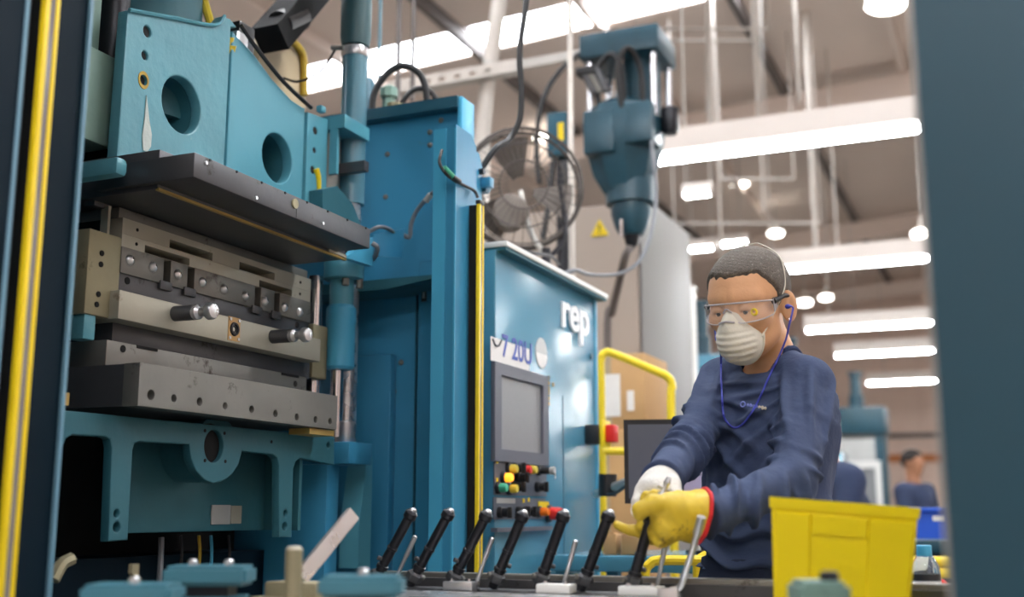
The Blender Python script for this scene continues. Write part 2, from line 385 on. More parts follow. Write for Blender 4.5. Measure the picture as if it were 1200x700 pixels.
for (px, py) in ((173, 37), (170, 65), (168, 94), (371, 153), (370, 176), (368, 199)):
    u, v = q(px, py, XC); obj('hole_shade_plug', MB().cyl((XC-.05, u, v), (XC-.006, u, v), .018, n=10), 'dark_hole', press)  # dark plug paints the shade inside each bolt hole
# paint marks on the casting: yellow run, pale drip
yl = obj('paint_run', MB().tube([Vector((XC-.002, *q(371, 198, XC))), Vector((XC-.002, *q(374, 212, XC))), Vector((XC-.002, *q(374, 238, XC)))], lambda t: .010-.004*t, 8, 5), 'yellow_paint', press)
tag(yl, 'dried run of yellow paint')
dr = obj('paint_drip', MB().prism([q(171, 112, XC), q(174, 140, XC), q(177, 158, XC), q(176, 172, XC), q(172, 178, XC), q(167, 176, XC), q(166, 160, XC), q(169, 138, XC)], fX, XC, XC+.0025), 'old_paint', press)
tag(dr, 'pale drip of old paint')
obj('paint_spot', MB().plate(circ(*q(168, 94, XC), .0175, .021, 14), [circ(*q(168, 94, XC), .0125, n=14)], fX, XC, XC+.0015), 'dull_yellow', press)
# --- things around the casting
obj('side_block', MB().box(-1.99, -1.80, *[q(92, 100, -1.8)[0], q(135, 120, -1.8)[0]], 1.90, 2.115, .006), 'green_grey', press)
obj('top_block', MB().box(-1.9, -1.82, q(100, 50, -1.82)[0], q(117, 50, -1.82)[0], 2.12, 2.40, .005), 'green_grey', press)
obj('black_pipe', MB().cyl((-1.87, q(132, 40, -1.87)[0], 2.05), (-1.87, q(132, 40, -1.87)[0], 2.75), .036), 'black_steel', press)
obj('crown_beam', MB().box(-2.35, -1.90, 1.80, 2.30, 2.22, 2.60, .02), 'teal_dark', press)
obj('crown_cylinder', MB().cyl((-1.95, 2.14, 2.05), (-1.95, 2.14, 2.75), .14, n=32), 'teal_dark', press)
obj('crown_bolt', MB().lathe([(.03, 0), (.03, .03), (.018, .035), (.018, .05)], (-1.80, 2.00, 2.205), (0, 0, 1), 6), 'steel_mid', press)
obj('crown_bolt', MB().lathe([(.03, 0), (.03, .03), (.018, .035), (.018, .05)], (-1.80, 2.10, 2.21), (0, 0, 1), 6), 'steel_mid', press)
# ram head with dark arm and tan oil tank seen behind the casting slope
obj('valve_block', MB().box(-1.86, -1.80, 2.32, 2.37, 2.22, 2.36, .006), 'bright_steel', press)
obj('valve_block', MB().box(-1.90, -1.84, 2.38, 2.45, 2.18, 2.42, .006), 'black_plastic', press)
obj('valve_fitting', MB().lathe([(.012, 0), (.012, .03), (.02, .03), (.02, .06), (.012, .06), (.012, .08)], (-1.79, 2.27, 2.23), (.3, -.3, .9), 8), 'gold_plastic', press)
obj('valve_hose', MB().tube([(-1.79, 2.265, 2.24), (-1.80, 2.23, 2.30), (-1.84, 2.22, 2.42)], .011), 'gold_plastic', press)
obj('black_arm', MB().bar(P(316, 46, X=-1.98), P(366, -12, X=-1.98), .10, .085), 'black_matte', press)
obj('arm_motor', MB().cyl(P(328, 30, X=-1.97), P(350, 20, X=-1.97), .045), 'black_plastic', press)
tk = obj('oil_tank', MB().prism([q(303, 55, -2.05), q(318, 42, -2.05), q(352, 62, -2.05), q(358, 78, -2.05), q(358, 150, -2.05), q(300, 150, -2.05)], fX, -2.4, -2.05), 'tan_tank', press)
obj('tank_edge', MB().tube([Vector((-2.04, *q(334, 43, -2.04))), Vector((-2.04, *q(350, 56, -2.04))), Vector((-2.04, *q(356, 72, -2.04))), Vector((-2.04, *q(356, 112, -2.04)))], .013), 'dull_yellow', press)
# right bracket of the casting
br = MB(); br.box(-1.86, -1.70, 2.70, 2.84, 2.195, 2.235); br.box(-1.75, -1.725, 2.702, 2.715, 2.06, 2.2); br.box(-1.86, -1.84, 2.70, 2.82, 2.02, 2.2)
obj('bracket', br, 'teal_smooth', press)
obj('bracket_lug', MB().box(-1.76, -1.74, 2.64, 2.665, 2.23, 2.25, .004), 'teal_smooth', press)
obj('steel_bushing', MB().cyl((-1.78, 2.745, 1.98), (-1.78, 2.745, 2.19), .035), 'steel_mid', press)
obj('steel_arm', MB().box(-1.80, -1.66, 2.75, 2.775, 2.075, 2.105), 'steel_dark', press)
obj('guard_plate', MB().prism([q(378, 222, -1.71), q(395, 218, -1.71), q(414, 240, -1.71), q(424, 266, -1.71), q(424, 292, -1.71), q(378, 292, -1.71)], fX, -1.80, -1.71), 'teal_dark', press)
# --- tie rod column on the right of the platens (X=-1.75, Y=2.83)
cx, cy = -1.75, 2.83
obj('tie_rod', MB().cyl((cx, cy, 2.0), (cx, cy, 2.475), .039), 'pipe_teal', press)
obj('pipe_sleeve', MB().lathe([(.040, 0), (.042, .0), (.047, .03), (.047, .5)], (cx, cy, 2.50), n=24), 'pipe_dark', press)
obj('hose_clamp', MB().lathe([(.041, 0), (.043, .004), (.043, .024), (.041, .028)], (cx, cy, 2.465), n=24), 'bright_steel', press)
obj('clamp_screw', MB().cyl((cx-.01, cy-.05, 2.48), (cx-.05, cy-.055, 2.485), .008, n=8), 'steel_mid', press)
obj('clamp_wire', MB().tube([(cx-.04, cy-.05, 2.48), (cx-.1, cy-.03, 2.43), (cx-.2, cy, 2.42), (cx-.26, cy, 2.44)], .004, 6), 'black_rubber', press)
obj('tie_rod', MB().cyl((cx, cy, 1.28), (cx, cy, 2.0), .030), 'bright_steel', press)
cx2, cy2 = -1.68, 2.68
obj('sleeve_flange', MB().lathe([(.05, 0), (.056, .004), (.056, .05), (.05, .054)], (cx2+.005, cy2, 1.735), n=28), 'teal_smooth', press)
obj('sleeve_neck', MB().cyl((cx2, cy2, 1.655), (cx2, cy2, 1.74), .034), 'teal_smooth', press)
obj('blue_sleeve', MB().lathe([(.034, 0), (.040, .008), (.040, .125), (.0415, .13), (.0415, .17), (.034, .18)], (cx2, cy2, 1.485), n=32), 'blue_light', press)
obj('piston_rod', MB().cyl((cx2-.008, cy2, 1.30), (cx2-.008, cy2, 1.49), .018), 'chrome', press)
obj('rod_collar', MB().lathe([(.026, 0), (.028, .003), (.028, .07), (.02, .075)], (cx2+.012, cy2+.02, 1.27), n=20), 'bright_steel', press)
obj('flange_bolt', MB().cyl((cx2+.03, cy2-.03, 1.715), (cx2+.03, cy2-.03, 1.737), .010, n=8), 'steel_mid', press)
obj('flange_bolt', MB().cyl((cx2+.05, cy2+.01, 1.712), (cx2+.05, cy2+.01, 1.737), .010, n=8), 'steel_mid', press)
# --- upper platen: front slab over a recessed heater plate
S1 = obj('upper_platen', MB().box(-1.70, -1.45, 1.752, 2.44, 1.755, 1.807, .003), 'steel_dark', press)
for (px, py) in ((241, 191), (300, 232), (378, 262)): 
    u, v = q(px, py, -1.45); obj('platen_screw', MB().cyl((-1.452, u, v), (-1.447, u, v), .004, n=10), 'bright_steel', S1)
u, v = q(345, 239, -1.45); obj('platen_plug', MB().cyl((-1.452, u, v), (-1.446, u, v), .0115, n=14), 'steel_olive', S1)
obj('platen_seam', MB().box(-1.452, -1.4495, u+.008, u+.0095, 1.757, 1.80), 'dark_hole', S1)
for k in range(8): obj('edge_dowel', MB().cyl((-1.452, 1.80+k*.088, 1.8035), (-1.4485, 1.80+k*.088, 1.8035), .003, n=8), 'dark_hole', S1)
obj('heater_plate', MB().box(-1.90, -1.55, 1.765, 2.487, 1.745, 1.83, .003), 'steel_dark', press)
obj('heater_lit_edge', MB().box(-1.556, -1.547, 1.766, 2.486, 1.7425, 1.7475), 'brass_or_lit_edge', press)  # golden strip paints the light along the heater plate's lower edge
obj('heater_end', MB().box(-1.552, -1.545, 2.40, 2.482, 1.7485, 1.756), 'steel_pale', press)
# left: cable lug bar and blocks in the shadow
obj('locating_bar', MB().box(-1.78, -1.60, 1.70, 1.735, 1.765, 1.805, .012), 'teal_cast', press)
obj('guide_block', MB().box(-1.72, -1.675, q(90, 330, -1.7)[0], q(129, 330, -1.7)[0], 1.49, 1.665, .003), 'steel_olive', press)
for (px, py) in ((119, 297), (118, 310), (115, 345), (113, 357)):
    u, v = q(px, py, -1.675); obj('guide_screw', MB().cyl((-1.678, u, v), (-1.673, u, v), .006, n=10), 'dark_hole', press)
obj('guide_block', MB().box(-1.76, -1.73, q(103, 230, -1.75)[0], q(124, 240, -1.75)[0], 1.735, 1.775, .003), 'steel_dark', press)
obj('guide_strip', MB().box(-1.74, -1.72, q(122, 260, -1.73)[0], q(125, 260, -1.73)[0], 1.66, 1.74), 'steel_pale', press)
obj('guide_foot', MB().box(-1.72, -1.68, q(98, 385, -1.68)[0], q(112, 385, -1.68)[0], 1.44, 1.50, .003), 'teal_cast', press)
obj('guide_block', MB().box(-1.72, -1.70, q(367, 400, -1.70)[0], q(384, 400, -1.70)[0], 1.455, 1.60, .003), 'steel_olive', press)
# bright guide columns
g1 = q(370, 340, -1.74)[0]
obj('guide_column', MB().cyl((-1.74, g1, 1.36), (-1.74, g1, 1.745), .020), 'chrome', press)
obj('guide_column', MB().cyl((-1.98, 1.95, 1.36), (-1.98, 1.95, 1.76), .03), 'chrome', press)
# --- lower platen with a row of holes
LP = MB(); hl = [circ(*q(px, py, -1.55), r, n=12) for px, py, r in ((177,463,.0105),(204,467,.008),(234,471,.009),(264,476,.008),(295,480,.0085),(323,485,.0085),(348,489,.0085),(370,492,.0085),(387,494,.0085))]
LP.plate([(1.745, 1.303), (2.465, 1.303), (2.465, 1.388), (1.745, 1.388)], hl, fX, -1.59, -1.55, .001)
lpo = obj('lower_platen', LP, 'steel_mid', press)
obj('platen_core', MB().box(-2.0, -1.588, 1.746, 2.464, 1.304, 1.387), 'steel_dark', lpo)
obj('heater_wedge', MB().box(-1.62, -1.56, 2.36, 2.47, 1.287, 1.301), 'brass_or_lit_edge', press)
# --- lower frame casting
XF = -1.62
fr = [q(65, 480, XF), q(392, 512, XF), q(392, 545, XF), q(352, 537, XF), q(347, 541, XF), q(344, 550, XF), q(342, 630, XF), q(327, 630, XF), q(327, 545, XF), q(325, 537, XF), q(320, 533, XF),
      q(284, 529, XF), q(280, 545, XF), q(272, 557, XF), q(262, 564, XF), q(250, 567, XF), q(240, 563, XF), q(230, 552, XF), q(224, 538, XF), q(222, 521, XF),
      q(164, 518, XF), q(158, 520, XF), q(156, 527, XF), q(150, 633, XF), q(127, 635, XF), q(131, 525, XF), q(129, 515, XF), q(123, 512, XF),
      q(85, 510, XF), q(78, 514, XF), q(73, 525, XF), q(62, 700, XF), q(58, 700, XF)]
fb = obj('lower_frame', MB().plate(fr, [hole(251, 523, XF, .033, .036), hole(137, 602, XF, .008, n=12), hole(137, 618, XF, .010, n=12), hole(335, 602, XF, .008, n=12), hole(334, 617, XF, .010, n=12), hole(385, 522, XF, .008, n=12)], fX, XF-.022, XF, .003), 'teal_dark', press)
obj('bore_shade_disc', MB().cyl((XF-.04, *q(251, 523, XF)), (XF-.012, *q(251, 523, XF)), .05, n=20), 'dark_hole', press)  # dark disc stands in for the shadowed depth of the bore
for (px, py) in ((240, 540), (264, 541), (240, 505), (263, 508), (318, 518)):
    u, v = q(px, py, XF); obj('frame_screw', MB().cyl((XF-.002, u, v), (XF+.001, u, v), .004, n=8), 'dark_hole', fb)
obj('frame_bearing', MB().cyl((XF-.2, 2.115, 1.24), (XF-.024, 2.115, 1.24), .075, n=28), 'teal_dark', press)
obj('recess_panel', MB().box(-1.80, -1.74, q(152, 600, -1.72)[0]+.02, q(318, 600, -1.72)[0], 1.055, 1.28, .004), 'teal_dark', press)
obj('recess_side', MB().box(-1.80, -1.64, q(318, 600, -1.72)[0], q(318, 600, -1.72)[0]+.012, 1.055, 1.28), 'teal_dark', press)
pl = obj('rating_plate', MB().box(-1.74, -1.7375, *[q(248, 600, -1.738)[0], q(270, 600, -1.738)[0]], q(250, 615, -1.738)[1], q(250, 592, -1.738)[1]), 'sticker_silver', press)
obj('rating_plate', MB().box(-1.74, -1.7375, *[q(271, 600, -1.738)[0], q(283, 600, -1.738)[0]], q(275, 614, -1.738)[1], q(275, 593, -1.738)[1]), 'steel_pale', press)
obj('frame_end', MB().box(-1.72, -1.60, 2.61, 2.73, 1.225, 1.283, .003), 'blue_panel', press)
obj('side_panel', MB().box(-1.95, -1.66, 2.60, 2.66, .3, 1.225, .003), 'blue_panel', press)
obj('side_brace', MB().prism([(2.735, .95), (2.80, .95), (2.80, 1.25), (2.77, 1.25), (2.735, 1.06)], fX, -1.70, -1.64), 'teal_smooth', press)
obj('base_frame', MB().box(-2.4, -1.85, 1.5, 2.75, 0, 1.0), 'post_dark', press)  # near-black colour paints the darkness of the pit under the press
obj('base_body', MB().box(-2.4, -2.0, 1.4, 2.75, 1.0, 2.05), 'dark_hole', press)
obj('added_shade_hood', MB().box(-2.4, -1.36, 1.0, 2.6, 2.76, 2.86, .005), 'deep_teal', press)  # unseen hood added above the view to keep light off the press
obj('light_block_plate', MB().box(-2.5, -1.475, 1.37, 1.40, 0, 2.75), 'post_dark', press)  # hidden plate added to block light from the mold's near side
obj('near_leg', MB().box(-2.3, -1.64, 1.38, 1.52, 0.0, 1.30, .004), 'deep_teal', press)
obj('near_upright', MB().box(-2.4, -1.98, 1.36, 1.60, 1.30, 2.7, .004), 'deep_teal', press)
obj('cushion_block', MB().box(-1.68, -1.63, q(66, 470, -1.63)[0], q(81, 470, -1.63)[0], 1.298, 1.322), 'brass_or_lit_edge', press)
# small hardware under the frame
obj('drain_pipe', MB().tube([Vector(P(62, 680, X=-1.6)), Vector(P(72, 662, X=-1.6)), Vector(P(84, 655, X=-1.6))], .012), 'steel_olive', press)
obj('hose_tail', MB().tube([P(189, 630, X=-1.8), P(188, 660, X=-1.8), P(186, 690, X=-1.8)], .007), 'grey_hose', press)
for (px, c) in ((212, 'black_rubber'), (233, 'dull_yellow'), (247, 'blue_light'), (268, 'black_rubber')):
    obj('wire', MB().tube([P(px, 628, X=-1.8), P(px+1, 650, X=-1.8), P(px-2, 690, X=-1.8)], .004, 6), c, press)
# --- light curtain posts
def curtain(y, z0, z1, parent, w=.012):
    b = obj('light_curtain', MB().box(-1.309, -1.299, y-w, y-w*.3, z0, z1, .001).box(-1.309, -1.299, y+w*.5, y+w, z0, z1, .001), 'yellow_paint', parent)
    obj('curtain_lens', MB().box(-1.310, -1.301, y-w*.3, y+w*.5, z0, z1), 'curtain_lens', b)
    obj('curtain_cap', MB().box(-1.312, -1.298, y-w*1.05, y+w*1.05, z1, z1+.012, .002), 'black_plastic', b)
    obj('curtain_mount', MB().box(-1.336, -1.310, y-w*.5, y+w*.5, z0, z1), 'dark_hole', b)
curtain(1.224, .30, 2.6, press, .0145)
obj('post_panel', MB().box(-1.37, -1.36, 1.25, 1.362, .0, 2.6), 'post_dark', press)
obj('post_edge', MB().box(-1.362, -1.354, 1.355, 1.362, .0, 2.6), 'edge_blue', press)
obj('post_panel', MB().box(-1.345, -1.302, .85, 1.174, .0, 2.6), 'post_dark', press)
obj('post_edge', MB().box(-1.345, -1.300, 1.174, 1.181, .0, 2.6), 'edge_blue', press)
obj('post_back', MB().box(-1.46, -1.44, .85, 1.36, .0, 2.6), 'dark_hole', press)
# right post
obj('post', MB().prism([(2.69, 0), (2.822, 0), (2.822, 2.125), (2.79, 2.15), (2.69, 2.15)], fX, -1.395, -1.335), 'blue_panel', press)
obj('post_flange', MB().box(-1.40, -1.362, 2.683, 2.689, 0, 2.14), 'blue_light', press)
obj('post_weld', MB().box(-1.338, -1.333, 2.688, 2.692, 0, 2.14), 'blue_light', press)
obj('post', MB().prism([(2.83, 0), (2.915, 0), (2.915, 2.095), (2.895, 2.13), (2.83, 2.13)], fX, -1.42, -1.36), 'blue_panel', press)
curtain(2.785, .40, 1.94, press, .015)
obj('sensor_cable', MB().tube([P(518, 176, X=-1.36), P(515, 190, X=-1.35), P(522, 203, X=-1.33), P(533, 212, X=-1.328), P(545, 218, X=-1.328), P(556, 224, X=-1.325), P(560, 232, X=-1.318)], .0045, 6), 'black_rubber', press)
obj('cable_plug', MB().cyl(P(520, 197, X=-1.335), P(530, 207, X=-1.325), .009, n=10), 'green_plastic', press)
obj('cable_plug', MB().cyl(P(530, 207, X=-1.325), P(538, 213, X=-1.325), .008, n=10), 'black_plastic', press)
obj('post_lug', MB().box(-1.37, -1.33, 2.905, 2.935, 2.03, 2.06, .003), 'blue_panel', press)
obj('lug_bolt', MB().cyl((-1.36, 2.90, 2.075), (-1.345, 2.90, 2.075), .010, n=8), 'black_steel', press)
obj('lug_hook', MB().prism([(2.92, 2.06), (2.965, 2.045), (2.945, 2.02), (2.92, 2.02)], fX, -1.37, -1.35), 'deep_teal', press)
# --- far side plate of the press (faces the camera)
YS = 2.97
sp = obj('side_plate', MB().box(-2.5, -1.455, YS, YS+.05, 0.0, 2.30, .003), 'blue_panel', press)
obj('plate_cap', MB().box(-2.5, -1.45, YS-.04, YS+.06, 2.30, 2.335), 'deep_teal', press)
obj('plate_end', MB().box(-1.455, -1.44, YS-.03, YS+.06, 0, 2.335, .003), 'blue_light', press)
for (px, py) in ((504, 155), (504, 170), (454, 181), (452, 231), (517, 141), (507, 330), (470, 425), (462, 459)):
    p = P(px, py, Y=YS); obj('plate_bolt', MB().ball(p, .009, (1, .8, 1), 10), 'steel_mid', sp)
d0 = P(412, 418, Y=YS-.03); d1 = P(455, 640, Y=YS-.03)
obj('access_door', MB().box(d0.x-.1, d1.x, YS-.035, YS, .6, d0.z, .004), 'blue_panel', press)
obj('inner_door', MB().box(P(490, 400, Y=YS-.02).x, -1.45, YS-.02, YS, 0.3, P(490, 307, Y=YS-.02).z, .002), 'blue_panel', press)
obj('door_seam', MB().box(P(485, 500, Y=YS-.012).x, P(486, 500, Y=YS-.012).x, YS-.012, YS, .5, 1.75), 'deep_teal', press)
u = P(497, 342, Y=YS-.022); obj('door_latch', MB().box(u.x-.008, u.x+.008, YS-.024, YS-.018, u.z-.03, u.z+.03), 'black_plastic', press)
obj('door_latch_slot', MB().box(u.x-.003, u.x+.003, YS-.0255, YS-.022, u.z-.02, u.z-.002), 'bright_steel', press)
# ledge with a flap and cables at the right of the upper platen
obj('ledge', MB().prism([(-1.95, 1.735), (-1.62, 1.735), (-1.47, 1.755), (-1.47, 1.765), (-1.95, 1.765)], lambda u, v, w: Vector((u, w, v)), YS-.14, YS), 'teal_dark', press)
obj('ledge_flap', MB().prism([q(438, 275, -1.6), q(474, 268, -1.6), q(471, 302, -1.6), q(434, 300, -1.6)], fX, -1.605, -1.6), 'blue_panel', press)
obj('ledge_bracket', MB().prism([q(405, 302, -1.58), q(437, 278, -1.58), q(437, 312, -1.58)], fX, -1.60, -1.58), 'blue_light', press)
obj('ledge_cable', MB().tube([P(432, 272, X=-1.62), P(445, 266, X=-1.60), P(458, 270, X=-1.60), P(466, 280, X=-1.62)], .006), 'grey_hose', press)
obj('ledge_cable', MB().tube([P(436, 285, X=-1.56), P(442, 290, X=-1.55), P(440, 300, X=-1.57), P(436, 304, X=-1.6)], .007), 'grey_hose', press)
obj('panel_cable', MB().tube([P(516, 220, Y=2.85), P(504, 229, Y=2.88), P(490, 245, Y=2.9), P(482, 262, Y=2.9), P(480, 278, Y=2.9), P(472, 275, Y=2.9)], .0065), 'grey_hose', press)
obj('cable_joint', MB().cyl(P(499, 236, Y=2.882), P(505, 228, Y=2.877), .009, n=8), 'conduit', press)

# ================================================================== steel mold between the platens
mold = thing('steel_mold', 'stacked steel mold with two round handles clamped between the press platens', 'mold', (-1.8, 2.2, 1.388))
XM = -1.70; Y0, Y1 = 1.835, 2.555
def slab(name, z0, z1, x, m, y0=Y0, y1=Y1): return obj(name, MB().box(-1.98, x, y0, y1, z0, z1, .0015), m, mold)
slab('top_clamp_plate', 1.718, 1.7425, XM-.012, 'steel_mid')
# plates with rectangular pockets built as blocks between gaps
def pocket_plate(name, z0, z1, x, m, gaps):
    e = [Y0] + [g for gp in gaps for g in gp] + [Y1]; mb = MB()
    for a, b in zip(e[0::2], e[1::2]): mb.box(-1.98, x, a, b, z0, z1, .001)
    for a, b in gaps: mb.box(-1.98, x-.2, a, b, z0, z1)
    return obj(name, mb, m, mold)
qy = lambda px, py: q(px, py, XM)[0]
def notch_plate(z0, z1, n0, n1, gaps):
    ip = obj('insert_plate', MB().plate([(Y0, z0), (Y1, z0), (Y1, z1), (Y0, z1)], [[(a, n0), (b, n0), (b, n1), (a, n1)] for a, b in gaps], fX, XM-.06, XM, .0008), 'steel_pale', mold)
    obj('notch_shade_core', MB().box(-1.98, XM-.062, Y0, Y1, z0, z1), 'dark_hole', ip)  # near-black core paints the unlit depth behind the notches
    for a, b in gaps: obj('notch_screw', MB().cyl((XM-.03, (a+b)/2-.01, n0), (XM-.03, (a+b)/2-.01, n0+.008), .008, n=10), 'steel_olive', ip)
    for a in (Y0+.045, Y1-.05): obj('pin_hole', MB().cyl((XM-.002, a, (z0+z1)/2), (XM+.0008, a, (z0+z1)/2), .004, n=8), 'dark_hole', ip)
notch_plate(1.683, 1.718, 1.6845, 1.703, [(qy(199, 285), qy(249, 300)), (qy(281, 306), qy(322, 322))])
notch_plate(1.655, 1.683, 1.6565, 1.673, [(qy(170, 290), qy(222, 308)), (qy(304, 330), qy(342, 345))])
slots = [(qy(191, 320), qy(199, 322)), (qy(219, 325), qy(227, 328)), (qy(298, 345), qy(305, 348)), (qy(321, 352), qy(327, 355))]
bp_ = pocket_plate('bolt_plate', 1.598, 1.655, XM+.002, 'steel_mid', slots)
for px, py in ((152,305),(179,313),(208,322),(237,331),(262,339),(287,347),(310,353),(333,360),(351,366)):
    u, v = q(px, py, XM+.002); v = 1.623 if v < 1.6 or v > 1.66 else v
    obj('button_bolt', MB().lathe([(.0125, 0), (.0115, .004), (.008, .0075), (.003, .009)], (XM+.001, u, v), (1, 0, 0), 14), 'bright_steel', bp_)
for a, b in slots: obj('slot_latch', MB().box(XM-.01, XM+.006, a-.012, b+.004, 1.585, 1.604, .001), 'steel_dark', bp_)
slab('cavity_plate', 1.540, 1.598, XM-.003, 'steel_dark')
for (px, py) in ((150, 332), (349, 386)):
    u, v = q(px, py, XM); obj('plate_hole', MB().cyl((XM-.004, u, 1.585), (XM-.0015, u, 1.585), .008, n=12), 'dark_hole', mold)
bar = obj('handle_bar', MB().box(-1.75, -1.65, 1.785, 2.535, 1.488, 1.548, .002), 'steel_pale', mold)
for px, py in ((205, 372), (319, 404)):
    u, v = q(px, py, -1.65); v = 1.525
    hd = obj('handle', MB().lathe([(.017, 0), (.017, .055), (.0155, .058)], (-1.65, u, v), (1, -.06, -.02), 20), 'steel_dark', bar)
    obj('handle_knob', MB().lathe([(.014, 0), (.0165, .002), (.0165, .012), (.010, .018), (.0095, .030), (.014, .034), (.0185, .040), (.0185, .050), (.015, .055), (.006, .056)], (-1.594, u-.0045, v-.0015), (1, -.06, -.02), 20), 'bright_steel', hd)
u, v = q(274, 386, -1.65)
so = obj('socket_label', MB().plate([(u-.022, v-.028), (u+.022, v-.028), (u+.022, v+.028), (u-.022, v+.028)], [circ(u, v, .017)], fX, -1.651, -1.6485), 'socket_tan', bar)
obj('socket', MB().ring((-1.648, u, v), (1, 0, 0), .013, .004, 20).ring((-1.651, u, v), (1, 0, 0), .007, .003, 16), 'black_steel', bar)
for a, b in ((-1, -1), (1, -1), (1, 1), (-1, 1)): obj('label_screw', MB().cyl((-1.650, u+a*.016, v+b*.022), (-1.646, u+a*.016, v+b*.022), .004, n=8), 'bright_steel', bar)
slab('spacer_plate', 1.447, 1.490, XM+.005, 'steel_dark', 1.82)
slab('lower_mold_plate', 1.387, 1.447, XM+.02, 'steel_mid', 1.79, 2.52)
obj('plate_slot', MB().box(XM+.018, XM+.0215, qy(152, 400), qy(176, 405), 1.441, 1.4472), 'dark_hole', mold)
obj('plate_slot', MB().box(XM+.018, XM+.0215, qy(322, 440), qy(342, 445), 1.441, 1.4472), 'dark_hole', mold)
for px, py in ((144, 409), (346, 450)):
    u, v = q(px, py, XM+.02); obj('plate_hole', MB().cyl((XM+.0185, u, v), (XM+.021, u, v), .008, n=12), 'dark_hole', mold)
# ================================================================== control cabinet beside the press
XK = -1.32
cab = thing('control_cabinet', 'blue press control cabinet with grey screen, button panels and white logo letters', 'cabinet', (-1.66, 3.36, 0))
body = obj('cabinet_body', MB().box(-1.43, XK, 2.925, 3.795, 0, 1.845, .004), 'blue_cab', cab)
obj('cabinet_rear', MB().box(-1.98, -1.43, 3.06, 3.79, 0, 1.843), 'blue_cab', cab)
hood = obj('cabinet_hood', MB().box(-1.425, XK+.035, 2.925, 3.83, 1.852, 1.868, .002).box(-2.0, -1.425, 3.06, 3.83, 1.852, 1.868), 'white_paint_or_glare', cab)
obj('hood_lip', MB().box(-1.42, XK+.03, 2.93, 3.825, 1.842, 1.853), 'teal_dark', cab)
obj('door_edge', MB().box(XK, XK+.004, 3.775, 3.795, 0.1, 1.84), 'blue_light', cab)
kq = lambda x, y: q(x, y, XK)
def kbox(x0, y0, x1, y1, d0, d1, m, name, parent, b=0.0):
    (ya, zb), (yb, za) = kq(x0, (y0+y1)/2), kq(x1, (y0+y1)/2)
    z0 = kq(x0, y1)[1]; z1 = kq(x0, y0)[1]
    return obj(name, MB().box(XK+d0, XK+d1, ya, zb if False else yb, z0, z1, b), m, parent)
# logo letters
u0, v0 = kq(657, 388)
lg = obj('logo_letters', MB().text('rep', .160, lambda x, y, z: Vector((XK+.006+z, u0-.012+x*1.2, v0+.018+y*1.05)), .004, .0034), 'logo_white', cab); tag(lg, 'white raised letters rep')
# round sticker with two tones
u1, v1 = kq(634, 414)
obj('round_sticker', MB().cyl((XK, u1, v1), (XK+.002, u1, v1), .048, n=32), 'sticker_silver', cab)
obj('round_sticker_half', MB().prism([(u1+.0465*cos(a), v1+.0465*sin(a)) for a in [pi*1.02+k*pi*.96/16 for k in range(17)]], fX, XK+.001, XK+.003), 'white_label', cab)
# white label with blue handwriting
la, lb_ = kq(576.5, 394), kq(620, 407)
lz = kq(577, 423)[1]
wl = obj('paper_label', MB().box(XK, XK+.001, la[0]-.01, lb_[0], lz, la[1]-.002), 'white_label', cab)
obj('label_writing', MB().text('7 20U', .092, lambda x, y, z: Vector((XK+.0018+z, la[0]+.065+x, lz+.022+y)), .0006, .0012), 'ink_blue', wl)
obj('label_mark', MB().tube([(XK+.002, la[0]+.0, lz+.062), (XK+.002, la[0]+.02, lz+.046), (XK+.002, la[0]+.045, lz+.050), (XK+.002, la[0]+.062, lz+.066)], .003, 6), 'ink_dark', wl)
# screen
by0, by1 = kq(577, 470)[0]-.012, kq(641, 470)[0]
bz0, bz1 = kq(577, 541)[1], kq(577, 424)[1]
sy0, sy1, sz0, sz1 = kq(583, 480)[0], kq(632, 480)[0], kq(583, 526)[1], kq(583, 440)[1]
bz = obj('screen_bezel', MB().plate([(by0, bz0), (by1-.02, bz0), (by1-.02, bz1-.0), (by0, bz1)], [[(sy0, sz0), (sy1, sz0), (sy1, sz1), (sy0, sz1)]], fX, XK, XK+.014, .002), 'bezel_grey', cab)
obj('screen_glass', MB().box(XK, XK+.004, sy0, sy1, sz0, sz1), 'screen', bz)
# button panels
p1_ = kbox(578, 539, 639, 580, 0, .004, 'panel_grey', 'button_panel', cab)
p2_ = kbox(577, 583, 638, 609, 0, .004, 'panel_grey', 'button_panel', cab)
kbox(575, 619, 641, 624, 0, .02, 'bezel_grey', 'panel_shelf', cab)
kbox(580, 584, 602, 590, .004, .005, 'sticker_silver', 'panel_plate', p2_)
def knob(px, py, m, parent, r=.013, d=.03, name='push_button', collar=True):
    u, v = kq(px-3, py)
    k = obj(name, MB().lathe([(r, 0), (r, d*.75), (r*.8, d)], (XK+.004, u, v), (1, 0, 0), 14), m, parent)
    if collar: obj('button_collar', MB().lathe([(r*1.35, 0), (r*1.35, .008), (r*1.1, .011)], (XK+.004, u, v), (1, 0, 0), 14), 'black_plastic', k)
    return k
def switch(px, py, parent):
    u, v = kq(px-3, py); k = obj('selector_switch', MB().lathe([(.016, 0), (.016, .012), (.013, .014), (.013, .03)], (XK+.004, u, v), (1, 0, 0), 14), 'black_plastic', parent)
    obj('switch_lever', MB().box(XK+.03, XK+.044, u-.004, u+.004, v-.015, v+.015, .002), 'black_plastic', k)
for a in ((596.5, 550, 'gold_plastic'), (613, 551, 'red_plastic'), (619.5, 551, 'gold_plastic'), (590.5, 560, 'amber_lit'), (584, 572, 'green_plastic'), (596.5, 573, 'gold_plastic')): knob(*a, p1_)
for a in ((603, 549), (607, 560), (603, 571), (630, 571)): switch(*a, p1_)
kk = knob(632, 552, 'black_plastic', p1_, .011, .045, 'key_switch'); u, v = kq(629, 552)
obj('key_ring', MB().ring((XK+.055, u+.012, v-.008), (1, .3, 0), .016, .0012, 20, 5), 'bright_steel', kk)
